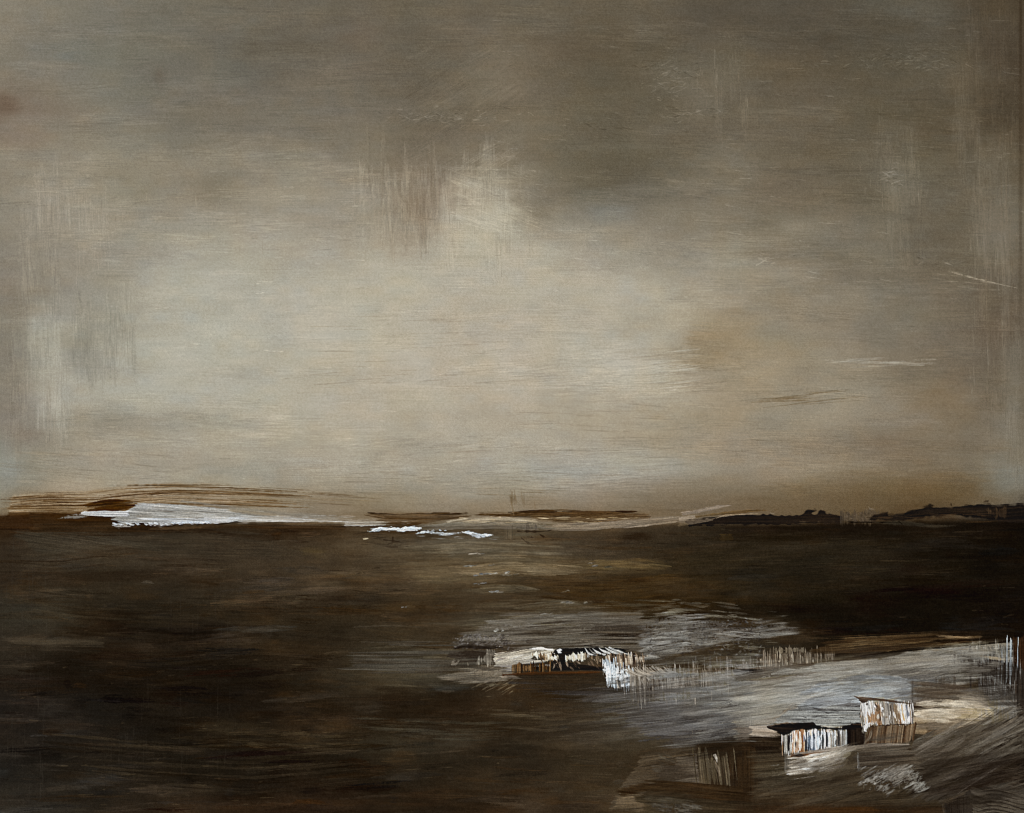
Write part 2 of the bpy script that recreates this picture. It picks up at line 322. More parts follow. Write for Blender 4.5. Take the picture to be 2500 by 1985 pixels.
    for i in range(500):          # ridges of stiff bristles, their highlights and darks painted into the colour
        right = R.random() < .65
        x = R.uniform(1150, 2480) if right else R.uniform(0, 1250)
        y = R.uniform(10, 760) if right else R.uniform(380, 1200); l = R.uniform(10, 60)
        yy = int(np.clip((y+M0)*SC, 0, H-1)); xx = int(np.clip((x+M0)*SC, 0, W-1))
        c = C[yy, xx]*255+R.choice([15, 20, 11, -11]); a = R.uniform(-.1, .25) if right else R.uniform(-.12, .08)
        B([(x, y), (x+l, y+a*l)], [.4, 1.3, .4], [c], soft=1.6, op=.55, dry=.3, fs=2, fl=12, h=.35, lab=-1, wob=.8)
    for x, y, n, rx, ry in [(2200,150,120,140,25),(1640,190,120,50,60),(1080,285,110,130,20),(1440,310,20,60,20),(2230,130,40,60,40),(1680,275,50,70,20),(2180,430,50,25,40),(1880,630,20,40,15),(2300,640,20,60,12)]:
        for i in range(n):        # crinkled skin of paint
            px, py = R.gauss(x, rx*.6), R.gauss(y, ry*.5); l = R.uniform(4, 14); a = R.uniform(-.6, .6)
            yy = int(np.clip((py+M0)*SC, 0, H-1)); xx = int(np.clip((px+M0)*SC, 0, W-1))
            B([(px-l, py-a*l), (px, py+R.uniform(-2, 2)), (px+l, py+a*l)], [.4, 1.2, .4], [C[yy, xx]*255+R.choice([12, 17, -10])], soft=1.6, op=.55, h=.5, lab=-1)
    # fine dark scratches left by bristles in the pale band
    for (x0, y0, x1, y1, n, a) in [(760,770,1240,960,40,-2),(1300,930,1650,1080,34,1),(1300,960,2350,1110,60,3),(1080,1080,1680,1200,55,-3),(850,1150,1650,1235,60,1),(1650,880,1780,960,22,-4),(1830,950,2060,985,26,-4),
                                   (30,1100,420,1190,40,6),(1900,1080,2440,1170,50,4),(2200,1000,2440,1060,30,5),(650,1100,1000,1200,20,-1)]:
        lines(x0, y0, x1, y1, n, [(118,105,86),(128,116,98),(104,92,74)], (60, 200), (.6, 1.5), a, op=.3, dry=.3, h=-.2)
    lines(1600, 850, 1690, 955, 26, [(140,128,108),(188,182,168)], (50, 120), (1, 2.4), -6, op=.5, h=-.2)
    lines(1860, 948, 2060, 985, 16, [(104,88,64)], (90, 200), (.8, 1.8), -4, op=.65, h=-.3)
    lines(2290, 700, 2460, 740, 1, [(150,140,122)], (10, 20), (1, 2), 10)
    B([(2295,655),(2380,680),(2490,706)], [1, 1.6, 1], [(152,141,122)], op=.75, soft=2, h=.5, lab=-1, dry=.3)
    lines(2290, 660, 2420, 710, 18, [(140,130,112)], (20, 60), (.8, 1.4), 4, op=.6)
    lines(1960, 875, 2280, 895, 14, [(158,150,134),(166,160,147)], (60, 200), (1, 3), -1, op=.55)
    lines(0, 700, 60, 1000, 24, [(132,124,110)], (40, 120), (.8, 1.6), 90, op=.4)
    lines(2370, 520, 2470, 1000, 36, [(138,130,114),(100,90,74)], (30, 110), (.8, 1.8), 88, op=.4)
    lines(2440, 20, 2485, 700, 22, [(98,86,68),(108,94,76)], (40, 140), (.8, 2), 89, op=.45)
    for cx_, cy_, n in [(1000,500,60),(560,545,25),(2180,440,20),(1760,190,14),(300,480,20)]:
        lines(cx_-90, cy_-70, cx_+90, cy_+70, n, [(150,141,124),(118,105,89),(140,130,113)], (20, 60), (.8, 1.8), 88, op=.35)
    E(2491, 260, 4, 420, (56,45,32), .4, nz=.3); E(2492, 60, 4, 120, (46,35,23), .4, nz=.3)  # contact shadow along the right canvas fold, painted as a dark strip
    # ---- land: washes
    part(2, 'painted_land', 'dark umber moor filling the lower third, rubbed with brown and slate patches')
    for e in [(250,1372,190,26,(66,59,49),.6),(520,1345,260,22,(64,54,44),.6),(620,1352,170,26,(65,56,46),.5),(130,1345,60,40,(62,58,52),.5),
              (60,1430,60,30,(42,38,36),.4),(100,1490,90,50,(60,57,50),.6),(60,1560,120,25,(55,48,41),.45),(210,1566,140,12,(72,64,54),.6),(60,1640,100,50,(44,38,33),.4),
              (240,1410,220,18,(36,24,13),.5),(440,1500,240,16,(34,26,17),.4),(420,1540,160,14,(24,17,11),.7),(260,1660,220,70,(24,17,10),.55),
              (470,1400,300,50,(52,44,34),.3),(520,1620,180,60,(28,21,14),.45),(700,1450,90,14,(72,62,50),.45),(740,1460,40,10,(86,78,66),.4),(870,1465,120,14,(26,18,10),.6),
              (770,1345,30,12,(84,72,46),.6),(980,1485,80,16,(78,62,42),.55),(1010,1500,110,20,(30,22,14),.5),(960,1380,100,30,(46,36,26),.5),
              (700,1580,140,20,(58,44,28),.45),(720,1620,150,20,(52,42,30),.4),(560,1780,120,20,(52,44,32),.45),(740,1810,150,16,(54,44,32),.45),
              (950,1815,160,24,(62,59,50),.55),(1000,1830,90,30,(58,53,44),.4),(240,1740,90,50,(36,33,31),.5),(80,1790,90,80,(34,29,27),.4),(200,1850,110,60,(40,35,30),.4),
              (80,1940,140,40,(46,42,37),.5),(60,1965,80,25,(50,46,42),.4),(430,1930,90,22,(58,48,38),.45),(620,1900,90,40,(24,18,12),.5),(820,1850,110,40,(24,18,12),.5),
              (960,1620,120,40,(84,78,66),.6),(1050,1650,120,26,(86,80,68),.5),(1060,1560,130,20,(60,50,38),.5),(1100,1370,120,18,(108,95,76),.55),(1240,1390,140,20,(100,88,72),.55),
              (1010,1385,90,18,(92,80,64),.45),(1160,1345,120,24,(92,88,80),.6),(1080,1375,60,14,(66,56,44),.5),(1330,1415,170,18,(44,30,16),.6),(1500,1385,90,14,(88,73,50),.55),
              (1560,1390,60,12,(96,82,58),.4),(1400,1340,130,24,(66,55,44),.5),(1620,1440,140,26,(58,42,24),.5),(1700,1470,130,20,(66,50,26),.45),(1600,1465,170,10,(26,18,8),.6),
              (1450,1460,110,18,(66,54,40),.45),(2140,1500,160,50,(18,14,10),.6),(2000,1430,200,40,(34,28,20),.4),(2120,1400,260,40,(34,29,22),.35),(2350,1450,180,80,(20,15,9),.5),
              (1900,1530,80,30,(62,54,42),.4),(1300,1700,200,50,(50,37,24),.35),(1150,1780,220,60,(44,34,24),.4),(1400,1810,160,24,(76,66,53),.5),(1300,1755,120,20,(66,54,38),.4),
              (1180,1730,70,30,(60,46,30),.4),(1000,1710,160,30,(34,24,15),.5),(1230,1900,200,40,(56,47,36),.35),(1180,1960,120,20,(30,22,14),.5),(880,1960,300,14,(62,44,28),.45),
              (2420,1420,60,80,(18,13,9),.4),(2450,1880,70,60,(40,33,25),.4)]:
        E(*e, lab=-1, fs=4, fl=60, nz=.7)
    R = random.Random(9)
    for i in range(950):
        x = R.uniform(-60, 2480); y = R.uniform(1290, 1990); l = R.uniform(30, 230); w = R.uniform(2, 15)
        d = R.gauss(0, 1)*10; q = R.gauss(0, 2.8)
        if x > 1600: d *= .6
        yy = int(np.clip((y+M0)*SC, 0, H-1)); xx = int(np.clip((x+l/2+M0)*SC, 0, W-1))
        c = np.clip(C[yy, xx]*255+np.array([d+q+1, d, d-q*1.1]), 8, 255)
        a = R.uniform(-.09, .07)
        B([(x, y), (x+l/2, y+a*l*.5+R.uniform(-5, 5)), (x+l, y+a*l)], [w*.4, w, w*.5], [c*.82, c, c*1.15], soft=max(3, w*.6), rag=22, ragw=4, op=R.uniform(.3, .75), fs=2.4, fl=45, dry=.33, h=.12, lab=-1, wob=2)
    for i in range(420):          # rubbed smudges of under-colour
        x = R.uniform(-20, 2500); y = R.uniform(1300, 1985); rx = R.uniform(10, 60); ry = rx*R.uniform(.2, .6)
        yy = int(np.clip((y+M0)*SC, 0, H-1)); xx = int(np.clip((x+M0)*SC, 0, W-1)); d = R.gauss(1, 9); q = R.gauss(1, 3)
        E(x, y, rx, ry, np.clip(C[yy, xx]*255+np.array([d+q, d, d-q]), 6, 255), .5, fl=24, fs=3, nz=.9)
    dabs(0, 1300, 2500, 1985, 500, [(74,62,48),(90,76,58),(66,60,52),(22,16,10)], (2, 14), (.6, 1.4), -3, op=.3, h=.3, lab=-1)
    for (p, w_, n_, c_) in [('420 215 700 205 900 230 1200 215', 22, 60, [(96,84,68),(110,97,78),(80,68,52)]), ('850 190 1100 175 1500 205 1900 190', 20, 60, [(92,80,62),(112,99,78),(74,60,42)]),
                            ('560 90 800 100 1100 70 1300 60', 26, 60, [(90,86,76),(104,98,88),(72,64,54)]), ('400 130 700 150 900 240 1300 260', 22, 40, [(78,66,52),(60,49,36)]),
                            ('1200 330 1600 360 2000 300 2156 290', 30, 50, [(78,58,30),(64,46,22),(40,26,12)]), ('500 480 900 470 1300 480 1700 440', 26, 50, [(70,60,48),(58,47,34)]),
                            ('100 560 400 600 900 640 1300 620', 26, 40, [(52,42,30),(62,51,37)]), ('900 1090 1300 1110 1700 1080 1900 1100', 26, 60, [(76,66,53),(60,50,38),(88,78,64)]),
                            ('1200 900 1500 860 1800 850', 30, 40, [(64,52,38),(52,40,28)]), ('100 1140 400 1150 800 1170 1100 1160', 26, 50, [(66,62,54),(54,49,41),(74,70,60)])]:
        bris(cH(p), w_, n_, c_, (1, 4), (.12, .45), op=.4, dry=.3, h=.15, lab=-1)
    for (p, w_, n_, c_) in [('50 90 400 70 900 120 1500 150', 26, 60, [(70,62,51),(60,51,41)]), ('0 240 300 250 700 200 1300 220', 30, 50, [(30,20,11),(38,27,17),(62,53,42)]),
                            ('0 420 400 480 900 500 1500 520', 40, 70, [(34,26,17),(58,50,39),(48,39,28)]), ('200 700 800 760 1400 700 2000 740', 60, 80, [(24,17,10),(46,37,26),(36,27,18)]),
                            ('900 1180 1300 1170 1700 1200 2000 1180', 26, 60, [(70,60,44),(60,50,36),(26,18,10)]), ('200 1250 700 1300 1300 1340 2000 1280', 60, 80, [(24,17,10),(52,44,34),(60,51,40)])]:
        bris(cG(p), w_, n_, c_, (1, 5), (.1, .4), op=.38, dry=.3, h=.15, lab=-1)
    lines(0, 1300, 120, 1985, 60, [(58,54,50),(52,46,42)], (40, 120), (.8, 1.8), 90, op=.3)
    lines(200, 1700, 600, 1900, 40, [(50,45,40)], (40, 120), (.8, 1.8), 90, op=.25)
    lines(380, 1320, 560, 1560, 24, [(62,56,52)], (50, 140), (.8, 1.6), 90, op=.25)
    for (x0,y0,x1,y1,n) in [(480,1560,1000,1640,22),(450,1750,900,1830,40),(60,1555,260,1580,14),(650,1440,760,1470,14),(900,1420,1150,1500,20),(900,1700,1500,1900,40),(1350,1330,1700,1420,30),(100,1860,700,1970,30)]:
        lines(x0, y0, x1, y1, n, [(86,74,56),(74,62,46),(96,84,66)], (15, 60), (.8, 2.2), -2, op=.4, dry=.4)
    for (x0,y0,x1,y1,n) in [(300,1290,800,1330,40),(850,1290,1250,1400,50),(700,1440,1000,1500,30),(1250,1320,1700,1480,40),(1700,1270,2400,1330,30),(350,1530,560,1556,14)]:
        lines(x0, y0, x1, y1, n, [(26,17,9),(34,22,12)], (20, 90), (.8, 2.6), 0, op=.5, dry=.35, jit=8)
    B(cG('150 120 300 70 600 118 900 112 1300 130 1600 190'), [4, 9, 5], [(70,62,51),(62,53,43)], op=.5, soft=8, dry=.2, lab=-1, h=.15)
    P(cG('640 118 900 115 1300 130 1500 155 1590 215 1400 235 1000 232 800 200'), [(56,47,38),(66,57,46)], ang=2, soft=12, rag=8, op=.7, lab=-1, h=.1)
    P(cG('90 100 250 75 560 110 860 150 860 200 600 150 320 200 230 205 160 160'), [(56,50,42),(70,64,55)], ang=8, soft=14, rag=8, op=.7, lab=-1, h=.1)
    P(cG('730 600 860 598 920 612 1180 612 1100 628 920 630 820 612'), [(20,14,9),(28,21,14)], soft=5, rag=4, op=.8, lab=-1, h=.2)
    P(cG('0 640 120 640 540 672 540 680 120 675'), [(70,62,53),(78,69,58)], soft=6, rag=6, op=.55, lab=-1, dry=.2)
    # ---- horizon, left: brown bristle-combed stroke
    part(3, 'painted_hill', 'long low brown hill of combed bristle lines on the horizon at the far end left of the white bank')
    P([(-12,1262),(120,1256),(300,1262),(430,1290),(300,1300),(150,1292),(-12,1300)], [(38,24,12),(58,38,18)], soft=7, rag=10, op=.95, h=.2)
    E(120,1246,120,14,(114,92,62),.6); E(330,1224,150,18,(120,97,67),.6); E(560,1218,170,14,(138,119,93),.4)
    P([(16,1266),(30,1212),(60,1206),(150,1204),(205,1202),(250,1192),(330,1186),(430,1182),(560,1184),(660,1192),(760,1206),(760,1232),(560,1240),(340,1252),(180,1260)],
      [(64,43,18),(98,74,44),(136,115,86),(158,142,117),(152,134,108)], ang=-.5, soft=5, rag=4, ragw=3, fs=2.3, fl=420, con=2.8, op=.72, af=(330, 1210, 760, 1222), h=.45, hair=.15)
    BR = [(74,50,24),(90,66,36),(104,80,50),(64,42,20),(124,100,70)]
    bris([(0,1236),(110,1231),(240,1230)], 29, 75, BR, (.8, 2.2), (.35, .9), op=.4, dry=.25, h=.4, lab=3, tp=.05)
    bris([(185,1228),(300,1214),(430,1207),(560,1210),(800,1222)], 25, 50, BR, (.8, 2.2), (.2, .6), op=.55, dry=.22, h=.4, lab=3, tp=.1)
    bris([(300,1214),(430,1204),(600,1208),(960,1230)], 20, 50, BR[1:]+[(130,112,86)], (.7, 1.5), (.1, .3), op=.3, dry=.2, h=.3, lab=-1)
    bris([(195,1240),(270,1232),(345,1232)], 15, 44, [(60,36,8),(76,48,14),(48,28,6)], (1.2, 3), (.4, .8), op=.85, dry=.05, h=.3, lab=3)
    bris([(8,1240),(110,1232),(215,1236)], 28, 16, [(160,140,112),(150,128,98)], (.7, 1.5), (.2, .5), op=.6, h=.4, lab=3)
    bris([(240,1226),(430,1212),(640,1218)], 22, 20, [(162,144,118),(152,132,104)], (.7, 1.5), (.2, .5), op=.55, h=.4, lab=3)
    bris([(-12,1268),(100,1266),(300,1270),(420,1284)], 12, 40, [(44,28,12),(60,38,16),(36,22,10)], (1.2, 3.5), (.2, .6), op=.85, dry=.05, lab=2)
    E(150,1262,170,10,(60,38,14),.8); E(40,1268,60,12,(50,32,16),.8)
    # white bank
    part(4, 'painted_snow_bank', 'long white and pale grey bank of thick knifed paint on the horizon beside the brown hill')
    P(cA('700 330 800 273 862 228 960 226 1100 234 1300 248 1420 262 1560 296 1700 314 2000 322 2000 345 1600 344 1400 343 1180 350 860 345 740 340'), [(138,136,128),(160,158,150),(176,175,169)], ang=4, soft=4, rag=5, fs=2.6, op=.97, h=.5, gloss=.3, fade=(480, 1262, 1010, 1270))
    lines(330, 1236, 560, 1268, 40, [(120,114,104),(186,186,182),(130,126,118)], (20, 80), (.7, 1.6), 4, op=.45, h=.3)
    P(cA('1150 225 1500 260 1900 290 2100 318 1700 315 1400 262'), [(120,114,104),(146,140,128)], ang=6, soft=12, rag=12, op=.6, dry=.3, lab=-1)
    B(cA('500 292 560 288 680 292 810 296'), [3, 5.5, 3], [(172,172,170),(196,198,200)], soft=3, rag=5, op=.95, h=.8, gloss=.3)
    P(cA('490 288 640 275 810 274 800 312 700 312 600 303 540 300'), [(168,166,160),(190,190,188)], soft=3, rag=3, op=.95, h=.7, gloss=.3)
    B(cA('360 322 430 312 500 308 580 300'), [3, 8, 4], [(110,104,96),(150,150,148)], soft=4, rag=10, op=.8, dry=.3, h=.5)
    P(cA('720 345 900 325 1200 322 1500 320 1800 322 2156 328 2156 346 1800 346 1500 340 1340 352 1220 356 1150 362 1030 370 960 366 920 358 865 352 800 372 745 380 705 362'), [(158,158,154),(190,193,194),(212,218,222)], ang=1, soft=2.5, rag=4, ragw=3, op=.97, fs=2.4, con=2.8, h=1., gloss=.5, af=(480, 1270, 760, 1274))
    R = random.Random(3)
    for i in range(17):
        x = 283+i*14+R.uniform(-4, 4); y = 1281-(i > 9)*(i-9)*.9+R.uniform(-1.5, 2)
        B([(x-6, y-3), (x+3, y), (x+7, y-3)], [1.5, 3.2, 1], [(212,222,232)], soft=1.6, h=1.1, gloss=.5, op=.95)
        B([(x-1, y+3), (x+8, y+1)], [.6, 1.5, .5], [(24,16,14)], soft=1.6, h=.1, op=.8, lab=-1)
    B(cA('1340 362 1500 346 1620 350'), [.8, 2, .8], [(26,18,10)], soft=2, op=.8, lab=-1)
    lines(400, 1248, 640, 1275, 36, [(118,110,98),(100,90,78),(186,186,182)], (14, 60), (.7, 1.5), 6, op=.55, h=.3)
    lines(640, 1258, 910, 1284, 40, [(196,196,190),(184,180,170),(120,108,92)], (14, 60), (.7, 1.8), 1, op=.6, h=.4, lab=4)
    bris([(560,1270),(700,1274),(880,1278),(1010,1276)], 7, 80, [(186,183,174),(160,153,140),(140,130,114),(206,206,202)], (.8, 2.4), (.1, .4), op=.7, dry=.15, h=.5, lab=4)
    P(cA('190 290 360 318 380 340 560 345 690 325 715 362 740 385 900 372 1000 392 1300 365 1700 350 2156 362 2156 400 1500 385 1000 410 600 420 200 390'), [(36,23,12),(56,38,20),(64,48,32)], soft=6, rag=8, op=.75, dry=.18, h=.15, lab=2)
    B(cA('930 390 1100 385 1300 372'), [1, 4, 1], [(92,74,54)], op=.6, soft=4, dry=.3, lab=-1)
    # ---- horizon, middle
    part(5, 'painted_shore', 'dark brown far shore with cream flecks along the middle of the horizon')
    E(1000,1258,190,10,(104,84,58),.6); E(1420,1256,200,10,(104,84,56),.6)
    DK = [(40,25,10),(52,34,14),(66,46,22),(84,62,36)]
    bris(cB('150 292 340 316 560 318 840 296'), 9, 60, DK, (1, 3), (.2, .6), op=.8, dry=.1, lab=5)
    bris(cB('220 340 420 345 680 330'), 8, 40, DK[1:], (1, 3), (.2, .5), op=.65, dry=.15, lab=5)
    bris(cB('820 312 1000 300 1250 296'), 7, 26, DK[1:]+[(100,80,54)], (.8, 2), (.2, .5), op=.55, dry=.2, lab=5)
    bris(cB('1040 300 1250 292 1500 294 1940 296'), 9, 64, DK, (1, 3), (.15, .5), op=.8, dry=.1, lab=5)
    bris(cB('1180 322 1450 330 1700 320 1950 306'), 9, 46, DK[1:]+[(104,82,52)], (1, 3), (.15, .5), op=.7, dry=.15, lab=5)
    bris(cB('620 366 860 335 1050 332 1250 350'), 9, 46, [(128,116,96),(158,146,124),(104,94,78),(180,168,144)], (1, 2.6), (.15, .5), op=.8, dry=.1, h=.4, lab=5)
    bris(cB('440 384 760 368 1000 362 1420 378'), 9, 54, [(92,84,70),(124,116,100),(110,100,84)], (1, 2.8), (.15, .5), op=.75, dry=.1, h=.25, lab=5)
    lines(1130, 1262, 1330, 1278, 30, [(196,178,146),(180,160,124)], (14, 50), (.8, 2), 2, op=.8, h=.5, lab=5)
    lines(1370, 1262, 1570, 1278, 26, [(190,170,134),(160,138,100)], (14, 50), (.8, 2), -3, op=.75, h=.5, lab=5)
    lines(1170, 1250, 1330, 1262, 14, [(60,40,18)], (20, 60), (.8, 2), 0, op=.6)
    bris(cB('1280 384 1560 372 1850 348 2240 318'), 9, 70, [(110,97,80),(142,127,107),(126,112,92)], (1.2, 3.2), (.15, .5), op=.85, dry=.08, h=.25, lab=5)
    B(cC('0 296 120 276 250 250 345 238'), [5, 4, 4, 1], [(128,113,96),(150,135,118)], soft=3, rag=8, dry=.25, op=.8, h=.4)
    B(cC('0 330 60 320 115 308'), [6, 6, 1], [(146,130,110),(160,146,128)], soft=3, rag=5, op=.85, h=.4, dry=.15)
    lines(1246, 1212, 1262, 1246, 12, [(104,84,58)], (24, 46), (.9, 2), 84, op=.6, jit=6, dry=.15)
    lines(1270, 1208, 1280, 1246, 6, [(112,92,66)], (20, 50), (.8, 1.6), 88, op=.5)
    lines(1302, 1216, 1308, 1246, 3, [(112,92,66)], (20, 40), (.8, 1.5), 88, op=.5)
    lines(1180, 1185, 1380, 1215, 12, [(120,104,80)], (60, 160), (.8, 1.6), 1, op=.5)
    # grey mark and the cleft below
    P(cB('1030 370 1090 370 1085 450 1030 450'), [(88,78,66),(106,96,82)], ang=90, soft=8, rag=8, op=.6, lab=-1)
    P(cB('1140 370 1240 366 1240 392 1145 395'), [(66,58,50),(110,102,90)], ang=90, soft=6, rag=8, op=.55, lab=-1)
    P(cB('520 520 640 450 1010 440 1020 520 800 560 560 560'), [(72,66,56),(94,90,82)], ang=2, soft=18, rag=14, op=.6, dry=.2, lab=-1, h=.15)
    dabs(1085, 1350, 1120, 1358, 5, [(120,116,108)], (5, 14), (1, 2), 3, lab=2)
    for e in [(1000,1262,160,9,(120,102,78),.5),(700,1270,140,7,(150,140,124),.45),(1300,1272,190,9,(138,124,102),.5),(1640,1266,130,8,(120,104,84),.5),(420,1284,220,7,(84,66,46),.4),(1120,1290,200,7,(98,88,74),.5)]: E(*e, fs=2, fl=60, nz=1.2, lab=-1)
    # foam
    part(6, 'painted_foam', 'broken dashes of thick white paint lying just below the middle of the horizon')
    WF = [(216,226,232),(200,210,218),(176,184,190)]
    splat(cB('185 404 240 388 290 392 400 390 500 386'), 5, 75, WF, (4, 12), (.8, 2.4), lab=6, h=1., gloss=.5)
    splat(cB('215 400 260 384 300 396'), 3, 26, WF, (3, 8), (1, 2.6), lab=6, h=1.1, gloss=.5)
    splat(cB('370 394 440 384 505 386'), 3, 26, WF, (3, 9), (1, 2.4), lab=6, h=1.1, gloss=.5)
    splat(cB('480 418 540 408 590 412'), 2.4, 22, WF[1:]+[(150,156,160)], (3, 8), (.7, 1.8), lab=6, h=.8)
    splat(cB('604 414 640 420 700 420'), 2.4, 24, WF, (3, 9), (.8, 2), lab=6, h=.9)
    splat(cB('778 408 820 416 860 430 945 428'), 4.5, 60, WF, (3, 9), (.8, 2.4), lab=6, h=1., gloss=.5)
    splat(cB('545 398 660 400 760 412'), 3, 14, WF, (1, 3), (.7, 1.6), lab=6, h=.8)
    splat(cB('640 510 690 512 730 520'), 5, 22, [(150,150,148),(128,128,124)], (4, 12), (.7, 1.6), lab=2, h=.6)
    lines(1020, 1300, 1230, 1318, 22, [(140,140,136),(118,114,106)], (20, 60), (.8, 2), 2, op=.6, lab=6)
    B(cB('148 452 175 448'), [.8, 1.6, .6], [(180,172,160)], soft=2, h=.5, lab=-1)
    # scratches on the moor under the shore
    for t in ['270 458 330 464 400 480', '290 492 330 474 310 498', '1135 445 1180 478 1225 488', '1190 440 1210 442', '1005 475 1030 495', '1255 425 1290 445', '1110 402 1260 405 1330 395', '260 495 330 500 420 498']:
        B(cB(t), [.8, 2.4, .8], [(32,20,12)], soft=2, rag=3, op=.6, h=-.4, lab=-1)
    # ---- horizon, right ridge
    part(7, 'painted_bushes', 'clump of black bushes on the horizon right of the middle')
    P(cC('40 345 120 328 300 298 420 290 560 292 620 306 740 298 770 286 780 278 815 268 862 268 850 282 830 290 860 292 878 268 905 274 925 290 965 292 985 305 1015 320 1010 346 880 352 600 352 300 356 60 372'),
      [(18,12,7),(32,22,13)], soft=4, rag=3, wob=3, fs=3, op=.98, h=.5, gloss=.2)
    B(cC('110 312 300 288 450 276 600 266'), [2, 3.5, 3, .8], [(66,48,26),(98,78,50)], soft=3, rag=6, dry=.15, op=.9, h=.3)
    B(cC('130 324 200 326 320 302 560 290'), [1, 1.6, 1.6, .6], [(146,128,104)], soft=2, dry=.3, op=.8, h=.4, lab=-1)
    B(cC('565 288 590 294'), [1.5, 1, .5], [(140,124,106)], soft=2, op=.8, lab=-1)
    P(cC('0 352 120 332 200 330 100 352 0 366'), [(98,84,68),(118,103,84)], ang=-10, soft=4, rag=5, dry=.2, op=.7, lab=-1)
    P(cC('1010 290 1190 282 1240 290 1190 345 1015 348'), [(66,56,46),(86,74,60)], ang=90, soft=8, rag=8, op=.7, lab=-1, dry=.15)
    dabs(2060, 1245, 2120, 1272, 26, [(104,90,76),(60,50,40)], (2, 7), (.7, 1.6), 20, op=.55, lab=-1, jit=60, h=.3)
    B(cC('1180 245 1190 262 1230 270'), [1, 2, .5], [(134,120,102)], soft=2, dry=.2, op=.7, lab=-1)
    part(8, 'painted_ridge', 'black ridge rising along the horizon to the picture edge, beyond the bushes')
    P(cC('1175 338 1215 296 1260 290 1300 283 1310 298 1400 290 1480 262 1530 250 1570 239 1590 250 1700 255 1800 244 1900 240 2000 246 2080 238 2200 236 2200 350 1900 318 1700 300 1500 322 1400 340'),
      [(15,10,6),(26,18,11),(36,26,16)], ang=-4, soft=5, rag=3, wob=2, fs=4, op=.98, h=.4, gloss=.2)
    for t in ['1905 226 1945 232', '1925 205 1932 238', '1900 220 1930 215', '1578 232 1582 248', '1520 250 1600 238', '1700 225 1702 248', '1780 240 1812 234', '2130 244 2180 240']:
        B(cC(t), [1, 2, 1], [(46,35,22)], soft=3, rag=3, op=.6, h=.4)
    lines(2140, 1250, 2440, 1275, 26, [(58,42,26),(48,35,22)], (20, 80), (1, 3), 0, op=.6)
    P(cC('1900 262 2040 262 2060 305 1960 318'), [(50,36,22),(74,56,36)], ang=90, soft=7, rag=8, dry=.35, op=.6, lab=-1)
    B(cC('1180 350 1400 352 1560 368 1760 368'), [2, 6, 5, 2], [(56,51,43),(46,40,32)], soft=6, rag=12, dry=.15, op=.75, lab=2, h=.15)
    B(cC('1020 346 1190 346 1380 348'), [.8, 1.2, .8], [(16,11,7)], soft=2, op=.8, lab=-1)
    B(cC('1370 340 1395 358'), [1, 2, 1], [(20,14,9)], soft=2, op=.8, lab=-1)
    P(cC('256 426 322 424 324 448 260 450'), [(88,66,30),(70,54,28)], soft=4, rag=6, dry=.3, op=.75, lab=2)
    P(cC('240 385 350 400 340 405'), [(80,70,54)], soft=3, op=.6, lab=-1)
    E(2130, 1390, 330, 60, (35,29,21), .5); E(1900, 1340, 300, 30, (48,42,33), .45); E(2470, 1340, 50, 70, (20,14,9), .5); E(2080, 1480, 300, 24, (23,17,11), .5); scrub(1700, 1290, 2480, 1480, 110, -2, (-7, 7), (60, 260), (4, 14), .5, (-1, -1, -2))
    lines(1700, 1290, 2450, 1460, 60, [(64,54,41),(56,47,34)], (30, 120), (1, 3), -2, op=.35)
    paint2()

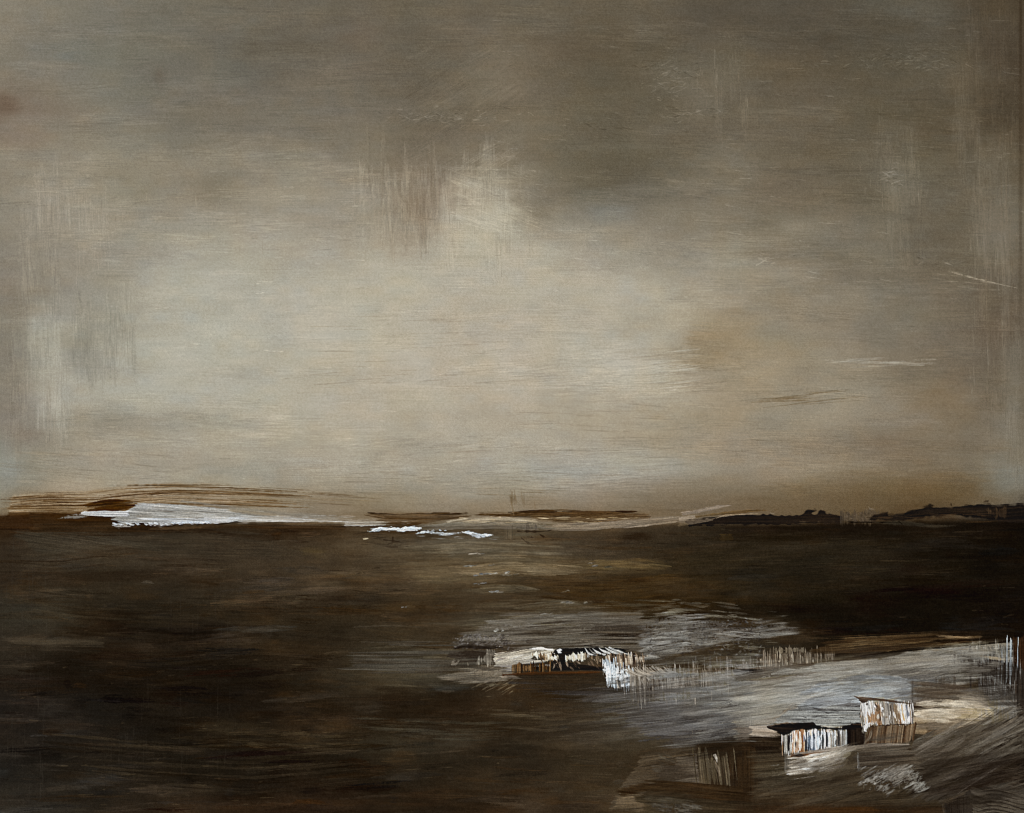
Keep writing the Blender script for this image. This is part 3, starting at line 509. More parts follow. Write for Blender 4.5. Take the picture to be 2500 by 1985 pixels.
def paint2():
    global LABEL
    # ---- middle: the grey water swath with its wreck of black and white
    part(9, 'painted_water', 'slate grey wet ground brushed across the middle under the moor, full of streaks and sparkles')
    P(cD('320 420 430 330 600 250 760 205 1060 195 1400 165 1740 170 1745 430 1500 425 1000 435 700 440'), [(42,34,25),(72,64,52),(102,96,84),(122,116,104)], ang=-1, soft=22, rag=14, fs=4, con=2., dry=.22, op=.8, h=.2)
    P(cD('1300 190 1740 200 1742 420 1300 425'), [(28,19,12),(84,75,62),(100,92,80)], ang=1, soft=8, rag=30, ragw=5, fs=4.5, fl=160, con=2.8, dry=.2, op=.75, h=.3)
    P(cD('760 350 1300 330 1500 370 1400 425 1000 430 800 425'), [(70,64,54),(98,92,82)], ang=2, soft=14, rag=10, fs=4, op=.7, h=.15, dry=.15)
    P(cD('1738 215 1830 190 2156 200 2500 250 2800 230 2900 330 2500 380 2156 470 1850 560 1742 500'), [(54,48,42),(98,93,85),(130,127,119)], ang=-4, soft=20, rag=16, fs=5, fl=30, con=2.2, dry=.28, grain=.5, op=.8, h=.3)
    P(cD('1740 340 1900 300 2120 330 2100 420 1850 430 1860 520 1770 540 1742 470'), [(92,89,83),(132,130,123),(158,157,151)], ang=-8, soft=12, rag=12, fs=4, fl=40, dry=.25, grain=.4, op=.75, h=.35)
    dabs(1580, 1510, 1860, 1600, 420, [(34,28,26),(56,50,46),(128,126,122),(104,100,94)], (1.5, 6), (.6, 1.5), -15, op=.5, jit=60, h=.3, lab=9)
    lines(1560, 1490, 1900, 1590, 90, [(128,126,120),(112,110,106),(44,38,34)], (10, 50), (.8, 2.4), -6, op=.45, jit=14, h=.25)
    P(cD('340 380 480 340 700 350 780 400 740 430 500 440 350 430'), [(42,36,34),(88,83,78),(116,111,106)], ang=-20, bend=.3, soft=12, rag=8, fs=2, fl=6, grain=.7, dry=.4, op=.55, h=.4)
    dabs(1105, 1550, 1250, 1584, 150, [(132,128,124),(106,101,96),(50,43,38)], (2, 6), (.6, 1.4), -20, op=.55, jit=50, lab=9, h=.5)
    P(cD('880 385 980 375 985 390 930 405 880 402'), [(44,35,26),(58,48,38)], soft=5, rag=3, op=.7, lab=-1)
    # broad stroke to the left
    P(cD('-450 470 0 450 330 470 620 450 640 520 400 600 210 655 -300 650 -470 600'), [(56,49,39),(74,69,59),(84,80,70)], ang=0, soft=26, rag=24, ragw=7, fs=3.4, con=2.2, dry=.2, op=.75, h=.2)
    P(cD('210 655 330 612 420 592 600 560 770 556 800 600 740 690 640 712 400 702 320 680'), [(92,82,68),(112,102,86),(126,116,100)], ang=-4, soft=9, rag=9, fs=4, dry=.12, op=.85, h=.3)
    lines(1140, 1625, 1230, 1650, 24, [(78,68,56),(130,120,104)], (14, 34), (.8, 2), 88, op=.55, h=.3)
    lines(1160, 1630, 1260, 1680, 36, [(140,130,114),(118,106,90)], (20, 60), (.8, 2), -28, op=.55, h=.3)
    lines(1215, 1655, 1260, 1690, 34, [(130,120,104),(100,88,72)], (14, 40), (.6, 1.3), -35, op=.5, h=.3)
    P(cD('310 480 480 458 635 458 635 500 520 545 330 560'), [(34,26,19),(52,43,34)], ang=0, soft=10, rag=14, op=.85, lab=9, dry=.1)
    P(cD('590 462 636 455 636 552 505 555 520 520'), [(110,102,90),(136,129,116)], ang=88, soft=5, rag=10, fs=3, dry=.25, op=.8, h=.4)
    dabs(1105, 1612, 1120, 1625, 8, [(124,116,104)], (3, 8), (.8, 1.6), -40, lab=9)
    B(cD('330 445 420 425 560 435 700 432'), [2, 5, 5, 2], [(24,18,13),(36,28,21)], soft=5, op=.8, lab=-1)
    # sparkles
    part(10, 'painted_sparkle', 'scatter of tiny white flecks above the white and black strokes of the middle')
    WH = [(206,206,196),(170,170,162),(140,138,130),(150,150,142)]
    for t, n in [((590,232,670,252),12), ((880,250,940,270),8), ((990,228,1110,252),16), ((1155,225,1205,238),7), ((785,275,845,290),8), ((640,290,720,308),7), ((975,172,1055,192),8), ((1120,92,1230,105),6), ((1060,190,1130,196),4), ((940,200,1000,206),3), ((600,12,715,20),6), ((1120,240,1180,262),4), ((1320,92,1332,96),1), ((700,262,780,280),3)]:
        a = cD('%d %d %d %d' % t)
        dabs(a[0][0], a[0][1], a[1][0], a[1][1], n*2, WH+[(120,114,104)], (1.5, 6), (.5, 1.5), -8, lab=10, h=.9, gloss=.4, tip=.3)
    for e in [(1080,1340,70,12,(112,104,92),.6),(1190,1362,120,12,(104,94,78),.55),(1230,1392,130,13,(122,109,90),.6),(1150,1412,70,9,(98,88,74),.5),(1210,1446,80,8,(92,82,68),.5),
              (1300,1500,150,14,(82,74,62),.5),(1290,1522,170,12,(100,93,81),.6),(1440,1520,160,12,(104,98,88),.6),(1180,1520,90,14,(78,70,59),.5),(960,1345,90,18,(78,68,56),.45),(1330,1345,120,16,(84,74,62),.4),(1480,1380,90,12,(98,84,62),.5)]:
        E(*e, fs=3, fl=40, nz=.9)
    for e in [(1130,1390,240,40,(96,83,65),.5),(1430,1425,240,34,(80,62,38),.45),(900,1350,140,30,(74,62,48),.45),(1180,1330,180,16,(108,99,86),.5),(420,1345,330,26,(68,59,48),.45),(1560,1470,160,22,(74,54,28),.4)]: E(*e, fs=3, fl=50, nz=1.2, lab=-1)
    scrub(1000, 1320, 1500, 1430, 60, -1, (-12, 22), (30, 140), (2, 8), .5, (2, 0, -2))
    for (p, w_, n_, c_) in [([(960,1342),(1150,1336),(1420,1345)], 13, 70, [(126,117,103),(102,92,77),(84,74,60)]), ([(1110,1398),(1240,1388),(1440,1396)], 15, 90, [(140,126,106),(116,102,82),(92,78,60)]),
                            ([(1120,1440),(1220,1436),(1320,1442)], 10, 36, [(112,102,86),(92,82,66)]), ([(1150,1480),(1300,1474),(1500,1484)], 12, 44, [(98,88,72),(80,68,52)]),
                            ([(1120,1530),(1300,1518),(1500,1512)], 16, 80, [(132,126,114),(108,101,88),(84,76,64)]), ([(1000,1410),(1100,1416),(1200,1410)], 10, 30, [(92,80,62)]),
                            ([(1420,1380),(1550,1376),(1640,1384)], 12, 40, [(112,96,68),(90,74,50)])]:
        bris(p, w_, n_, c_, (1, 4), (.15, .5), op=.5, dry=.25, h=.25, lab=-1)
    # pale dashes on the moor above
    for (x, y, l, c) in [(1170,1352,40,(160,150,132)),(1150,1381,26,(150,144,130)),(1200,1379,10,(176,166,148)),(1190,1401,46,(168,160,144)),(1245,1403,40,(150,136,112)),(1170,1404,18,(150,150,146)),(1210,1444,26,(160,158,150)),(1238,1399,10,(190,184,170)),
                         (1175,1425,14,(128,122,112)),(1160,1426,10,(150,148,140)),(1450,1382,14,(150,140,124)),(1380,1444,12,(140,124,100)),(1385,1471,22,(120,116,108)),(880,1400,20,(96,80,56)),(990,1483,4,(190,186,176)),(1440,1376,10,(120,108,90)),(1490,1384,16,(120,106,80))]:
        splat([(x-l/2, y+1), (x, y), (x+l/2, y-2)], 2.5, max(3, int(l/3)), [tuple(np.array(c)*.85), tuple(np.array(c)*.6)], (2, 9), (.4, 1.1), lab=10, h=.4)
    bris(cD('-300 560 100 560 500 560 760 600'), 60, 70, [(78,72,62),(96,89,76),(62,55,45)], (1, 4), (.15, .5), op=.42, dry=.28, lab=-1)
    bris(cD('600 250 1000 215 1500 190 2100 200'), 40, 90, [(110,104,92),(92,86,75),(70,62,51)], (1, 3.4), (.12, .4), op=.42, dry=.25, lab=-1)
    bris(cD('700 400 1000 380 1400 350 1750 330'), 50, 90, [(116,110,99),(98,92,82),(52,43,34)], (1, 3.4), (.12, .4), op=.45, dry=.25, lab=-1)
    bris(cD('1740 260 2000 240 2300 260 2700 300'), 60, 110, [(140,138,132),(116,112,105),(80,74,67)], (1, 3.4), (.08, .3), op=.45, dry=.3, lab=-1)
    # ---- the wreck: knife strokes
    part(11, 'painted_wreck', 'tangle of cream, white and black knifed paint at the centre of the wet ground')
    P(cD('635 472 760 458 900 441 1000 440 1095 452 1085 480 1030 495 940 500 900 528 820 540 638 535'), [(126,118,104),(176,166,146),(200,192,174)], ang=-10, soft=4, rag=5, fs=3, con=2.6, op=.95, h=.8, gloss=.4)
    P(cD('640 530 800 512 960 520 1045 545 1040 556 800 562 760 600 650 570'), [(110,104,100),(168,160,144),(188,180,162)], ang=-6, soft=5, rag=8, fs=3, con=3, dry=.18, op=.9, h=.7, gloss=.3)
    lines(1210, 1590, 1350, 1615, 26, [(216,208,190),(206,204,198),(120,110,100)], (20, 60), (.8, 2), -14, op=.7, h=.7, lab=11)
    B(cD('900 446 985 440 1060 452 1110 444'), [1.5, 3.5, 3, 1], [(206,200,186),(222,218,206)], soft=2, h=1.1, op=.9, gloss=.5)
    P(cD('940 486 1050 486 1110 500 1115 530 1060 534 1000 520'), [(40,26,14),(150,124,92),(222,214,192)], ang=80, soft=3, rag=8, ragw=3, fs=3, fl=30, con=3.2, op=.9, h=.9, gloss=.4)
    P(cD('1080 468 1130 440 1320 430 1400 424 1560 430 1620 455 1700 482 1600 495 1500 508 1440 510 1330 494 1200 498 1190 540 1240 545 1450 575 1450 600 1060 606 1050 540 1120 520 1110 496 1085 485'),
      [(10,7,5),(20,14,10),(30,22,15)], ang=0, soft=3, rag=4, op=.97, h=.6, gloss=.4)
    P(cD('1310 416 1460 418 1560 430 1400 440 1310 432'), [(16,11,8)], soft=2, rag=3, op=.95, h=.7, gloss=.4)
    P(cD('1100 452 1135 442 1150 452 1130 464 1150 474 1120 474'), [(196,200,206),(222,226,230)], soft=2, h=1.1, gloss=.5)
    P(cD('1175 500 1200 490 1330 484 1340 500 1300 522 1180 532'), [(120,100,76),(208,196,170),(226,218,198)], ang=86, soft=3, rag=7, ragw=3, fs=3, fl=30, con=3, h=1., op=.95, gloss=.4)
    P(cD('1330 500 1420 500 1450 530 1350 520'), [(60,44,30),(160,140,112)], ang=86, soft=3, rag=8, fs=3, fl=30, con=3, dry=.3, h=.8, op=.85)
    P(cD('1040 492 1110 500 1112 530 1060 532'), [(196,186,160),(226,220,204)], ang=70, soft=3, rag=4, h=1., op=.9, gloss=.4)
    for t in ['1320 440 1350 478 1400 492', '1345 436 1380 474 1430 488', '1375 440 1410 470 1470 490', '1470 434 1530 470 1600 488', '1500 432 1560 462 1640 484', '1420 436 1460 462 1520 480', '1440 490 1500 462 1490 446', '1530 440 1580 466 1620 478', '1590 470 1660 490 1720 500']:
        B(cD(t), [.8, 2.6, .8], [(120,116,108),(176,174,166),(206,206,200)], soft=2, rag=3, fs=2, con=3, dry=.12, h=1., op=.9, gloss=.5)
    for t in ['1130 540 1134 575 1138 606', '1180 542 1185 560 1190 580', '1090 560 1085 580 1075 602', '1250 530 1275 552 1290 562', '1100 548 1108 560', '1390 520 1392 534', '1430 520 1440 560']:
        B(cD(t), [1.2, 2, .6], [(168,150,128),(120,104,88)], soft=2, dry=.15, h=.8, op=.85)
    dabs(1345, 1612, 1460, 1632, 26, [(120,100,80),(90,72,56)], (3, 8), (.7, 1.6), 60, op=.6, lab=11)
    P(cD('798 562 1046 552 1046 612 900 618 800 622'), [(22,14,8),(62,40,18),(106,80,50)], ang=90, soft=3, rag=7, ragw=3, fs=2.6, fl=60, con=3., op=.95, h=.6)
    P(cD('762 562 800 560 796 622 764 625'), [(50,32,16),(110,88,60)], ang=92, soft=3, rag=4, fs=2.6, con=3, op=.85, h=.5)
    B(cD('700 645 900 632 1200 626 1460 622'), [3, 4, 4, 2], [(44,24,10),(70,42,20)], soft=4, dry=.12, op=.85, h=.2, lab=-1)
    B(cD('690 655 760 655 840 668'), [2, 5, 1], [(150,132,110),(190,176,156)], soft=4, rag=12, dry=.3, op=.8, h=.4)
    P(cD('720 640 1460 620 1480 740 1100 760 780 720'), [(38,29,21),(50,41,32)], soft=16, rag=14, op=.6, lab=-1)
    P(cD('760 700 1100 740 1480 740 1660 770 1500 800 1150 800 800 740'), [(38,33,30),(70,66,64)], ang=2, soft=14, rag=14, dry=.3, fs=3, op=.7, lab=9)
    # ---- the fall: white drips
    part(12, 'painted_waterfall', 'blue white vertical drips of thick paint falling from the right end of the black strokes')
    P(cD('1465 500 1560 500 1690 500 1770 500 1765 540 1700 560 1590 600 1560 560 1470 535'), [(50,36,26),(140,120,98),(206,196,178)], ang=84, soft=3, rag=10, ragw=3, fs=3.2, fl=40, con=3.4, dry=.2, op=.9, h=.9, gloss=.4)
    P(cD('1462 536 1540 530 1552 600 1562 742 1530 738 1500 720 1484 690 1476 620'), [(120,128,134),(178,188,194),(206,216,222)], ang=88, soft=2.5, rag=10, ragw=3, fs=3.2, con=2.8, op=.95, h=1., gloss=.5)
    P(cD('1564 560 1600 560 1640 640 1690 690 1684 752 1640 756 1600 722 1572 746 1556 700'), [(110,106,100),(176,186,194),(208,220,228)], ang=88, soft=2.5, rag=12, ragw=3, fs=3.2, con=2.8, op=.93, h=1., gloss=.5)
    B(cD('1548 505 1554 580 1562 690 1570 746'), [1.2, 1.6, 3.2, 2], [(196,186,170)], soft=2, h=1.1, op=.9)
    dabs(1498, 1625, 1540, 1675, 16, [(50,46,46),(34,28,26)], (3, 9), (.8, 2), 85, op=.8, lab=-1, jit=6)
    for t in ['1625 510 1632 560 1640 600', '1660 500 1668 560 1672 610', '1700 505 1705 540', '1735 505 1740 535', '1590 520 1600 580']:
        B(cD(t), [2.2, 2.6, .8], [(214,206,190),(170,156,136)], soft=2, h=1., op=.9)
    P(cD('1590 600 1700 560 1800 600 1960 640 1700 640 1650 640'), [(50,38,28),(70,58,46)], ang=20, soft=5, rag=6, op=.6, lab=12)
    for i in range(15):
        x = 1590+i*26; y = 585+(i % 3)*4
        if x < 1930: B(cD(f'{x} {y-10} {x+45} {y+35} {x+120} {y+66-i*1.4}'), [1, 2.6, .8], [(120,108,94),(172,164,150)], soft=2, rag=3, dry=.1, h=.8, op=.85, gloss=.3)
    B(cD('1600 615 1680 660 1800 672 1960 650'), [1.5, 5, 5, 2], [(128,118,104),(170,162,150)], soft=3, rag=4, dry=.15, h=.7, op=.85)
    splat(cD('1465 600 1540 640 1680 700'), 24, 60, [(222,230,236),(196,206,214),(236,238,238)], (2, 6), (1, 3), lab=12, h=1.3, gloss=.6)
    for i in range(16):
        x = 1466+i*14; y = 540+(i*37 % 60)+(i > 7)*30; l = 60+(i*53 % 70)
        B(cD(f'{x} {y} {x+2} {y+l*.5} {x+4} {y+l}'), [1.6, 2.8, .8], [(224,230,234),(196,206,212)], soft=2, rag=5, dry=.12, fs=2, h=1.2, gloss=.6, op=.85)
    part(13, 'painted_reeds', 'comb of thin taupe vertical strokes hanging below the curved sweep of the white drips')
    P(cD('1690 672 1960 655 2000 600 2400 590 2420 700 2156 800 1990 838 1770 830 1710 800'), [(36,28,21),(92,83,70),(156,148,136)], ang=88, soft=5, rag=26, ragw=4, fs=2.4, fl=110, con=3, dry=.3, op=.85, h=.5)
    for i in range(56):
        x = 1700+i*12; t = 668-i*.8; l = 80+((i*37) % 80)-i*.5
        B(cD(f'{x} {t} {x+6} {t+l*.5} {x+10} {t+l}'), [1, 1.5, .6], [(110,100,86),(176,170,158)], soft=2, rag=4, dry=.25, fs=2, h=.6, op=.75)
    P(cD('1950 600 1975 602 1970 660 1940 665'), [(150,144,134),(170,166,158)], ang=88, soft=3, rag=4, h=.6, op=.7)
    # ---- grey-blue swath right of centre, then pale wet ground
    LABEL = 9
    P(cF('60 330 560 330 1060 400 1080 380 1560 300 1560 740 1090 770 900 800 640 700 300 480'), [(46,40,35),(76,71,65),(108,105,99)], ang=-5, bend=-.2, soft=34, rag=20, fs=3., con=2.3, dry=.24, grain=.45, op=.8, h=.25)
    P(cF('1060 330 1600 250 1900 240 2156 190 2156 420 1960 420 1740 600 1560 700 1200 740 1090 720'), [(84,81,75),(116,112,103),(136,133,125)], ang=-7, soft=28, rag=18, fs=3, con=2.2, dry=.16, op=.8, h=.25)
    P(cF('1090 350 1250 330 1560 350 1560 470 1200 440'), [(96,98,98),(128,132,134)], ang=-4, soft=16, rag=18, fs=3, dry=.38, op=.7, h=.3)
    P(cF('560 520 1550 560 1400 690 640 720'), [(46,42,42),(84,84,84)], ang=-6, soft=26, rag=20, fs=2.4, fl=30, grain=.5, dry=.35, op=.6, h=.25)
    lines(1560, 1700, 1840, 1800, 110, [(34,30,28),(100,100,100),(120,118,112)], (30, 110), (.7, 1.6), -7, op=.35, h=.25)
    lines(1700, 1665, 1850, 1692, 26, [(128,128,122),(110,110,104)], (20, 50), (.8, 2.2), 90, op=.5)
    P(cF('1165 235 1225 235 1225 335 1175 330'), [(90,90,86),(130,130,124)], ang=90, soft=5, rag=12, fs=2.6, dry=.25, op=.7, h=.4)
    P(cF('1250 240 1315 240 1310 330 1255 330'), [(80,76,68),(118,114,106)], ang=90, soft=5, rag=12, fs=2.6, dry=.3, op=.6, h=.4)
    P(cF('1375 250 1445 245 1440 335 1380 330'), [(90,86,78),(126,122,112)], ang=90, soft=5, rag=12, fs=2.6, dry=.3, op=.65, h=.4)
    P(cF('860 60 1180 70 1420 100 1420 215 1180 220 1060 200 900 140'), [(42,32,22),(62,50,36)], ang=3, soft=12, rag=10, op=.7, h=.15, lab=2)
    lines(1650, 1615, 1800, 1655, 40, [(120,108,90),(140,130,116),(24,16,10)], (8, 40), (.8, 2), 0, op=.5, h=.3)
    P(cF('1395 150 1500 130 1640 150 1780 150 1800 180 1600 200 1420 212'), [(14,9,6),(24,16,11)], soft=6, rag=8, op=.92, lab=9, h=.3)
    P(cF('1170 175 1400 165 1400 215 1190 215'), [(24,17,12),(44,34,25)], soft=8, rag=8, dry=.2, op=.75, lab=9, h=.3)
    dabs(1724, 1646, 1738, 1656, 8, [(176,170,160),(140,132,122)], (3, 8), (1, 2.6), 60, lab=9, h=.8)
    dabs(1800, 1622, 1828, 1640, 18, [(206,204,198),(184,180,172)], (3, 8), (1.4, 3.6), 70, lab=10, h=1., gloss=.4)
    dabs(1850, 1630, 1862, 1640, 6, [(196,192,184)], (3, 6), (1, 2.4), 75, lab=10, h=1.)
    dabs(1882, 1636, 1892, 1646, 4, [(190,184,176)], (3, 6), (1, 2.2), 75, lab=10, h=1.)
    dabs(1730, 1640, 1850, 1662, 30, [(92,82,70),(70,60,48)], (3, 12), (.8, 2), 0, lab=9, h=.4)
    bris(cF('100 420 600 400 1100 380 1600 330'), 60, 110, [(110,107,101),(88,84,79),(56,50,45)], (1.5, 8), (.1, .35), op=.45, dry=.3, lab=-1)
    bris(cF('560 620 1000 590 1500 520 1800 470'), 50, 100, [(122,120,116),(96,93,90),(60,55,52)], (1.5, 7), (.1, .35), op=.42, dry=.3, lab=-1)
    bris(cF('900 330 1200 310 1600 270 2100 200'), 40, 90, [(140,138,130),(118,115,108),(92,88,80)], (2, 9), (.1, .35), op=.45, dry=.28, lab=-1)
    LABEL = 13                    # the curtain of drips carried on to the right
    P(cD('1690 640 1960 650 2000 600 2500 585 2480 680 2156 780 1990 830 1770 820 1700 780'), [(40,31,24),(96,87,74),(162,154,142)], ang=88, soft=8, rag=30, ragw=4, fs=2.6, fl=110, con=3, dry=.36, op=.8, h=.5)
    R = random.Random(61)
    for i in range(70):
        x = 1690+i*11.5; t = 655-i*.9+R.uniform(-14, 10); l = R.uniform(50, 150)-i*.6
        B(cD(f'{x} {t} {x+4} {t+l*.5} {x+8} {t+l}'), [1, R.uniform(1, 2.4), .6], [R.choice([(176,170,158),(120,110,96),(146,138,124),(60,48,38)])], soft=2, rag=4, dry=.25, fs=2, h=.6, op=.6)
    for i in range(14):
        x = 1600+i*26
        B(cD(f'{x} {580+(i%3)*5} {x+45} {620+(i%3)*4} {x+125} {652-i}'), [1, 2.8, .8], [(120,110,96),(190,182,168)], soft=2, rag=3, dry=.1, h=.8, op=.75, gloss=.3, lab=12)
    LABEL = 9
    # white-ish grass combs at upper right of it
    part(14, 'painted_grass', 'row of short pale upright strokes like frosted grass, left of the two huts and above the pale mud')
    P(cE('60 420 160 380 290 350 520 340 740 345 740 380 600 400 540 440 300 460 120 470'), [(60,48,36),(96,84,68),(120,108,92)], ang=88, soft=8, rag=16, ragw=4, fs=3, fl=50, con=2.6, dry=.25, op=.8, h=.4)
    P(cE('285 322 505 315 508 342 290 345'), [(70,60,46),(130,118,98)], ang=90, soft=3, rag=5, ragw=3, fs=2.4, con=3, dry=.25, op=.75, h=.5)
    lines(1850, 1600, 1990, 1630, 44, [(176,164,144),(140,126,106),(160,150,132)], (10, 34), (.8, 2), 88, op=.75, h=.6, lab=14)
    lines(1810, 1625, 1890, 1645, 20, [(190,184,170)], (8, 26), (.8, 2), 84, op=.7, h=.7, lab=14)
    # ---- pale mud flat (right)
    part(15, 'painted_mud_flat', 'pale taupe mud flat brushed in wide sweeps around the two huts')
    P(cE('0 570 160 545 300 520 600 480 590 430 740 405 980 395 1100 395 1300 335 1500 330 1700 320 1900 280 2066 262 2066 420 1900 430 1790 560 1640 600 1320 580 1310 660 900 690 480 730 240 880 110 900 60 1000 0 1010'),
      [(102,96,83),(126,120,107),(146,142,131)], ang=-5, soft=12, rag=12, fs=4, con=2., op=.92, h=.25, dry=.06)
    P(cE('0 560 90 560 100 1000 0 1030'), [(92,88,81),(114,110,102)], ang=-5, soft=12, rag=8, op=.7, fs=3, h=.2)
    B(cE('400 430 520 445 590 480 560 505 300 540 40 566'), [1, 2.5, 3, 3, 2, 1], [(56,42,30),(76,62,48)], soft=4, rag=4, dry=.1, op=.8, lab=-1, h=-.3)
    lines(1815, 1650, 2000, 1700, 50, [(70,64,58),(130,128,124),(88,80,70)], (20, 90), (.8, 1.8), -9, op=.5, h=.25)
    P(cE('0 450 60 440 280 470 560 440 600 478 520 505 0 560'), [(50,38,26),(72,60,46)], ang=-5, soft=8, rag=6, op=.75, dry=.1, lab=15, h=.2)
    P(cE('-20 480 60 478 220 500 300 490 100 540 -20 548'), [(14,9,6),(22,15,10)], ang=-3, soft=7, rag=6, op=.9, lab=9)
    # brown bank above
    part(2, '', '')
    P(cE('560 340 680 270 820 240 1100 235 1480 200 1830 190 1840 250 1600 280 1400 310 1240 340 960 350 760 345'), [(46,32,20),(78,60,40),(96,78,56)], ang=-3, soft=10, rag=10, fs=3.4, con=2.4, dry=.15, op=.8, h=.25)
    lines(2030, 1562, 2380, 1590, 46, [(104,84,58),(120,100,72),(36,24,14)], (20, 90), (.8, 2.2), -3, op=.55, h=.3, jit=5)
    B(cE('1480 222 1640 232 1760 236 1835 228'), [1, 2.4, 2.6, 1], [(136,116,92),(110,92,70)], soft=2, dry=.2, op=.85, h=.5, lab=-1)
    B(cE('1400 262 1600 262 1760 246 1840 232'), [2, 4, 3, 1], [(26,16,9),(40,26,16)], soft=4, op=.8, lab=-1)
    P(cE('860 372 960 362 1160 330 1280 312 1440 304 1400 322 1240 345 1180 372 1110 395 1040 398 980 382'), [(20,13,8),(32,22,14)], ang=-8, soft=4, rag=5, op=.95, h=.3, lab=2)
    B(cE('640 415 760 408 900 398 1000 396'), [1, 2.4, 1.6, 1], [(44,32,22)], soft=3, dry=.2, op=.75, lab=-1)
    P(cE('1480 200 2066 190 2066 262 1850 262 1840 220'), [(24,17,11),(32,23,15)], soft=10, rag=8, op=.8, lab=2)
    # blue-grey sweeps in the mud
    LABEL = 15
    P(cE('480 640 700 610 960 580 1180 545 1320 560 1316 720 1120 690 880 690 620 720 480 730'), [(76,76,76),(128,131,131),(160,165,167)], ang=-9, soft=10, rag=16, ragw=4, fs=3, con=2.6, dry=.2, op=.85, h=.35)
    P(cE('1060 600 1310 560 1316 720 1120 690'), [(40,38,40),(96,96,98),(128,130,134)], ang=-12, soft=10, rag=12, fs=2.6, con=3, dry=.3, op=.65, h=.4)
    P(cE('1120 500 1300 470 1560 480 1640 560 1480 590 1300 560 1140 560'), [(46,42,38),(84,78,70),(112,108,98)], ang=-10, soft=14, rag=14, fs=3, con=2.6, dry=.3, op=.7, h=.35)
    lines(2170, 1635, 2330, 1665, 44, [(34,30,30),(44,38,36)], (16, 50), (.8, 2.2), -14, op=.6, h=.25, jit=8)
    P(cE('1480 540 1620 540 1640 600 1500 600'), [(58,48,38),(72,62,50)], ang=90, soft=8, rag=14, op=.6)
    lines(2085, 1630, 2180, 1680, 30, [(88,80,66)], (20, 60), (.7, 1.6), 90, op=.35)
    lines(1900, 1650, 2330, 1800, 110, [(84,78,68),(136,132,120),(96,90,80)], (30, 140), (.7, 1.8), -7, op=.4, h=.25)
    # panel left of the upper hut
    P(cE('262 880 300 830 470 738 700 745 930 760 935 885 700 905 620 900 500 880 370 880'), [(56,53,50),(128,127,121),(158,157,150)], ang=1, soft=5, rag=6, fs=2.6, fl=60, con=2.4, op=.92, h=.4, gloss=.2)
    P(cE('480 720 700 680 900 690 935 700 935 790 700 770 520 760'), [(40,34,32),(80,76,76),(112,112,112)], ang=2, soft=8, rag=8, fs=2.6, con=2.8, dry=.15, op=.8, h=.35)
    lines(1960, 1725, 2100, 1765, 60, [(30,24,22),(40,34,34),(146,148,146)], (10, 44), (.7, 1.6), 4, op=.6, h=.3, jit=8)
    P(cE('225 895 250 850 330 790 450 732 470 745 330 830 262 880'), [(104,90,72),(118,104,86)], ang=-45, soft=5, rag=4, op=.8, h=.2)
    P(cE('100 905 230 885 300 935 345 985 240 995 100 985'), [(124,110,96),(156,142,124),(176,164,148)], ang=3, soft=5, rag=6, fs=3, con=2.2, op=.9, h=.4, gloss=.2)
    P(cE('0 900 100 905 100 1000 60 1040 0 1040'), [(86,76,66),(108,98,86)], soft=12, rag=8, op=.7)
    # ---- dark ground under
    part(2, '', '')
    P(cE('100 990 240 992 345 985 345 1130 340 1300 120 1420 0 1420 0 1060 60 1040'), [(22,15,10),(36,27,19),(48,38,28)], ang=2, soft=14, rag=10, op=.9, h=.15, dry=.05)
    lines(1832, 1800, 1905, 1818, 16, [(56,44,34),(22,15,10)], (30, 90), (.8, 2), 2, op=.6)
    P(cF('1100 772 1240 750 1560 735 1600 860 1090 868'), [(38,27,17),(52,38,25)], ang=-2, soft=10, rag=8, op=.85, h=.15)
    P(cF('1370 860 1600 860 1620 1200 1580 1290 1380 1280 1370 1100'), [(36,26,17),(52,38,24)], ang=90, soft=18, rag=14, op=.8, h=.15)
    P(cE('120 1110 400 1110 400 1290 700 1260 1000 1290 1320 1400 1560 1440 1540 1520 400 1500 120 1480'), [(44,35,26),(62,53,42),(72,62,50)], ang=-4, soft=24, rag=14, fs=3, dry=.08, op=.85, h=.15)
    P(cE('120 1180 340 1150 560 1280 700 1290 560 1360 200 1370'), [(62,54,43),(76,67,55)], ang=-3, soft=18, rag=10, op=.7, h=.1)
    dabs(1870, 1900, 2240, 1950, 150, [(76,68,58),(84,76,66),(40,31,22)], (1.5, 3.5), (.7, 1.4), 20, op=.45, jit=60, lab=-1, h=.3)
    # ---- lower left panel motif
    part(16, 'painted_slab', 'pale brown slanting slab shape at the bottom edge, left of the two huts')
    P(cF('300 1335 440 1120 600 890 740 860 900 850 1000 870 1100 1110 900 1110 640 1190 560 1300 700 1383 330 1350'), [(66,55,40),(84,72,55)], ang=-8, soft=6, rag=7, fs=3.4, con=2.2, op=.85, h=.3, dry=.06)
    P(cF('900 885 1090 872 1105 1112 905 1095'), [(86,77,64),(98,88,74)], ang=3, soft=6, rag=5, op=.85, h=.3)
    P(cF('700 985 905 960 905 1095 745 1088'), [(72,66,56),(88,80,68)], ang=2, soft=10, rag=6, fs=2.6, dry=.15, op=.75, h=.25)
    P(cF('720 860 880 850 900 950 780 960'), [(56,50,40),(98,92,78)], ang=20, soft=10, rag=8, fs=2.4, fl=20, dry=.3, op=.6, h=.4)
    P(cF('1090 872 1370 872 1370 1140 1105 1130'), [(44,34,22),(76,66,48),(100,88,68)], ang=84, soft=8, rag=20, ragw=5, fs=3, fl=110, con=2.6, op=.8, h=.4)
    B(cF('1232 868 1252 900 1262 950'), [3.5, 3.5, 1], [(176,166,150),(196,188,174)], soft=3, rag=4, dry=.12, h=.8, op=.9)
    B(cF('1225 900 1268 1000 1290 1100'), [2, 4, 1], [(124,110,90)], soft=4, dry=.3, h=.4, op=.7)
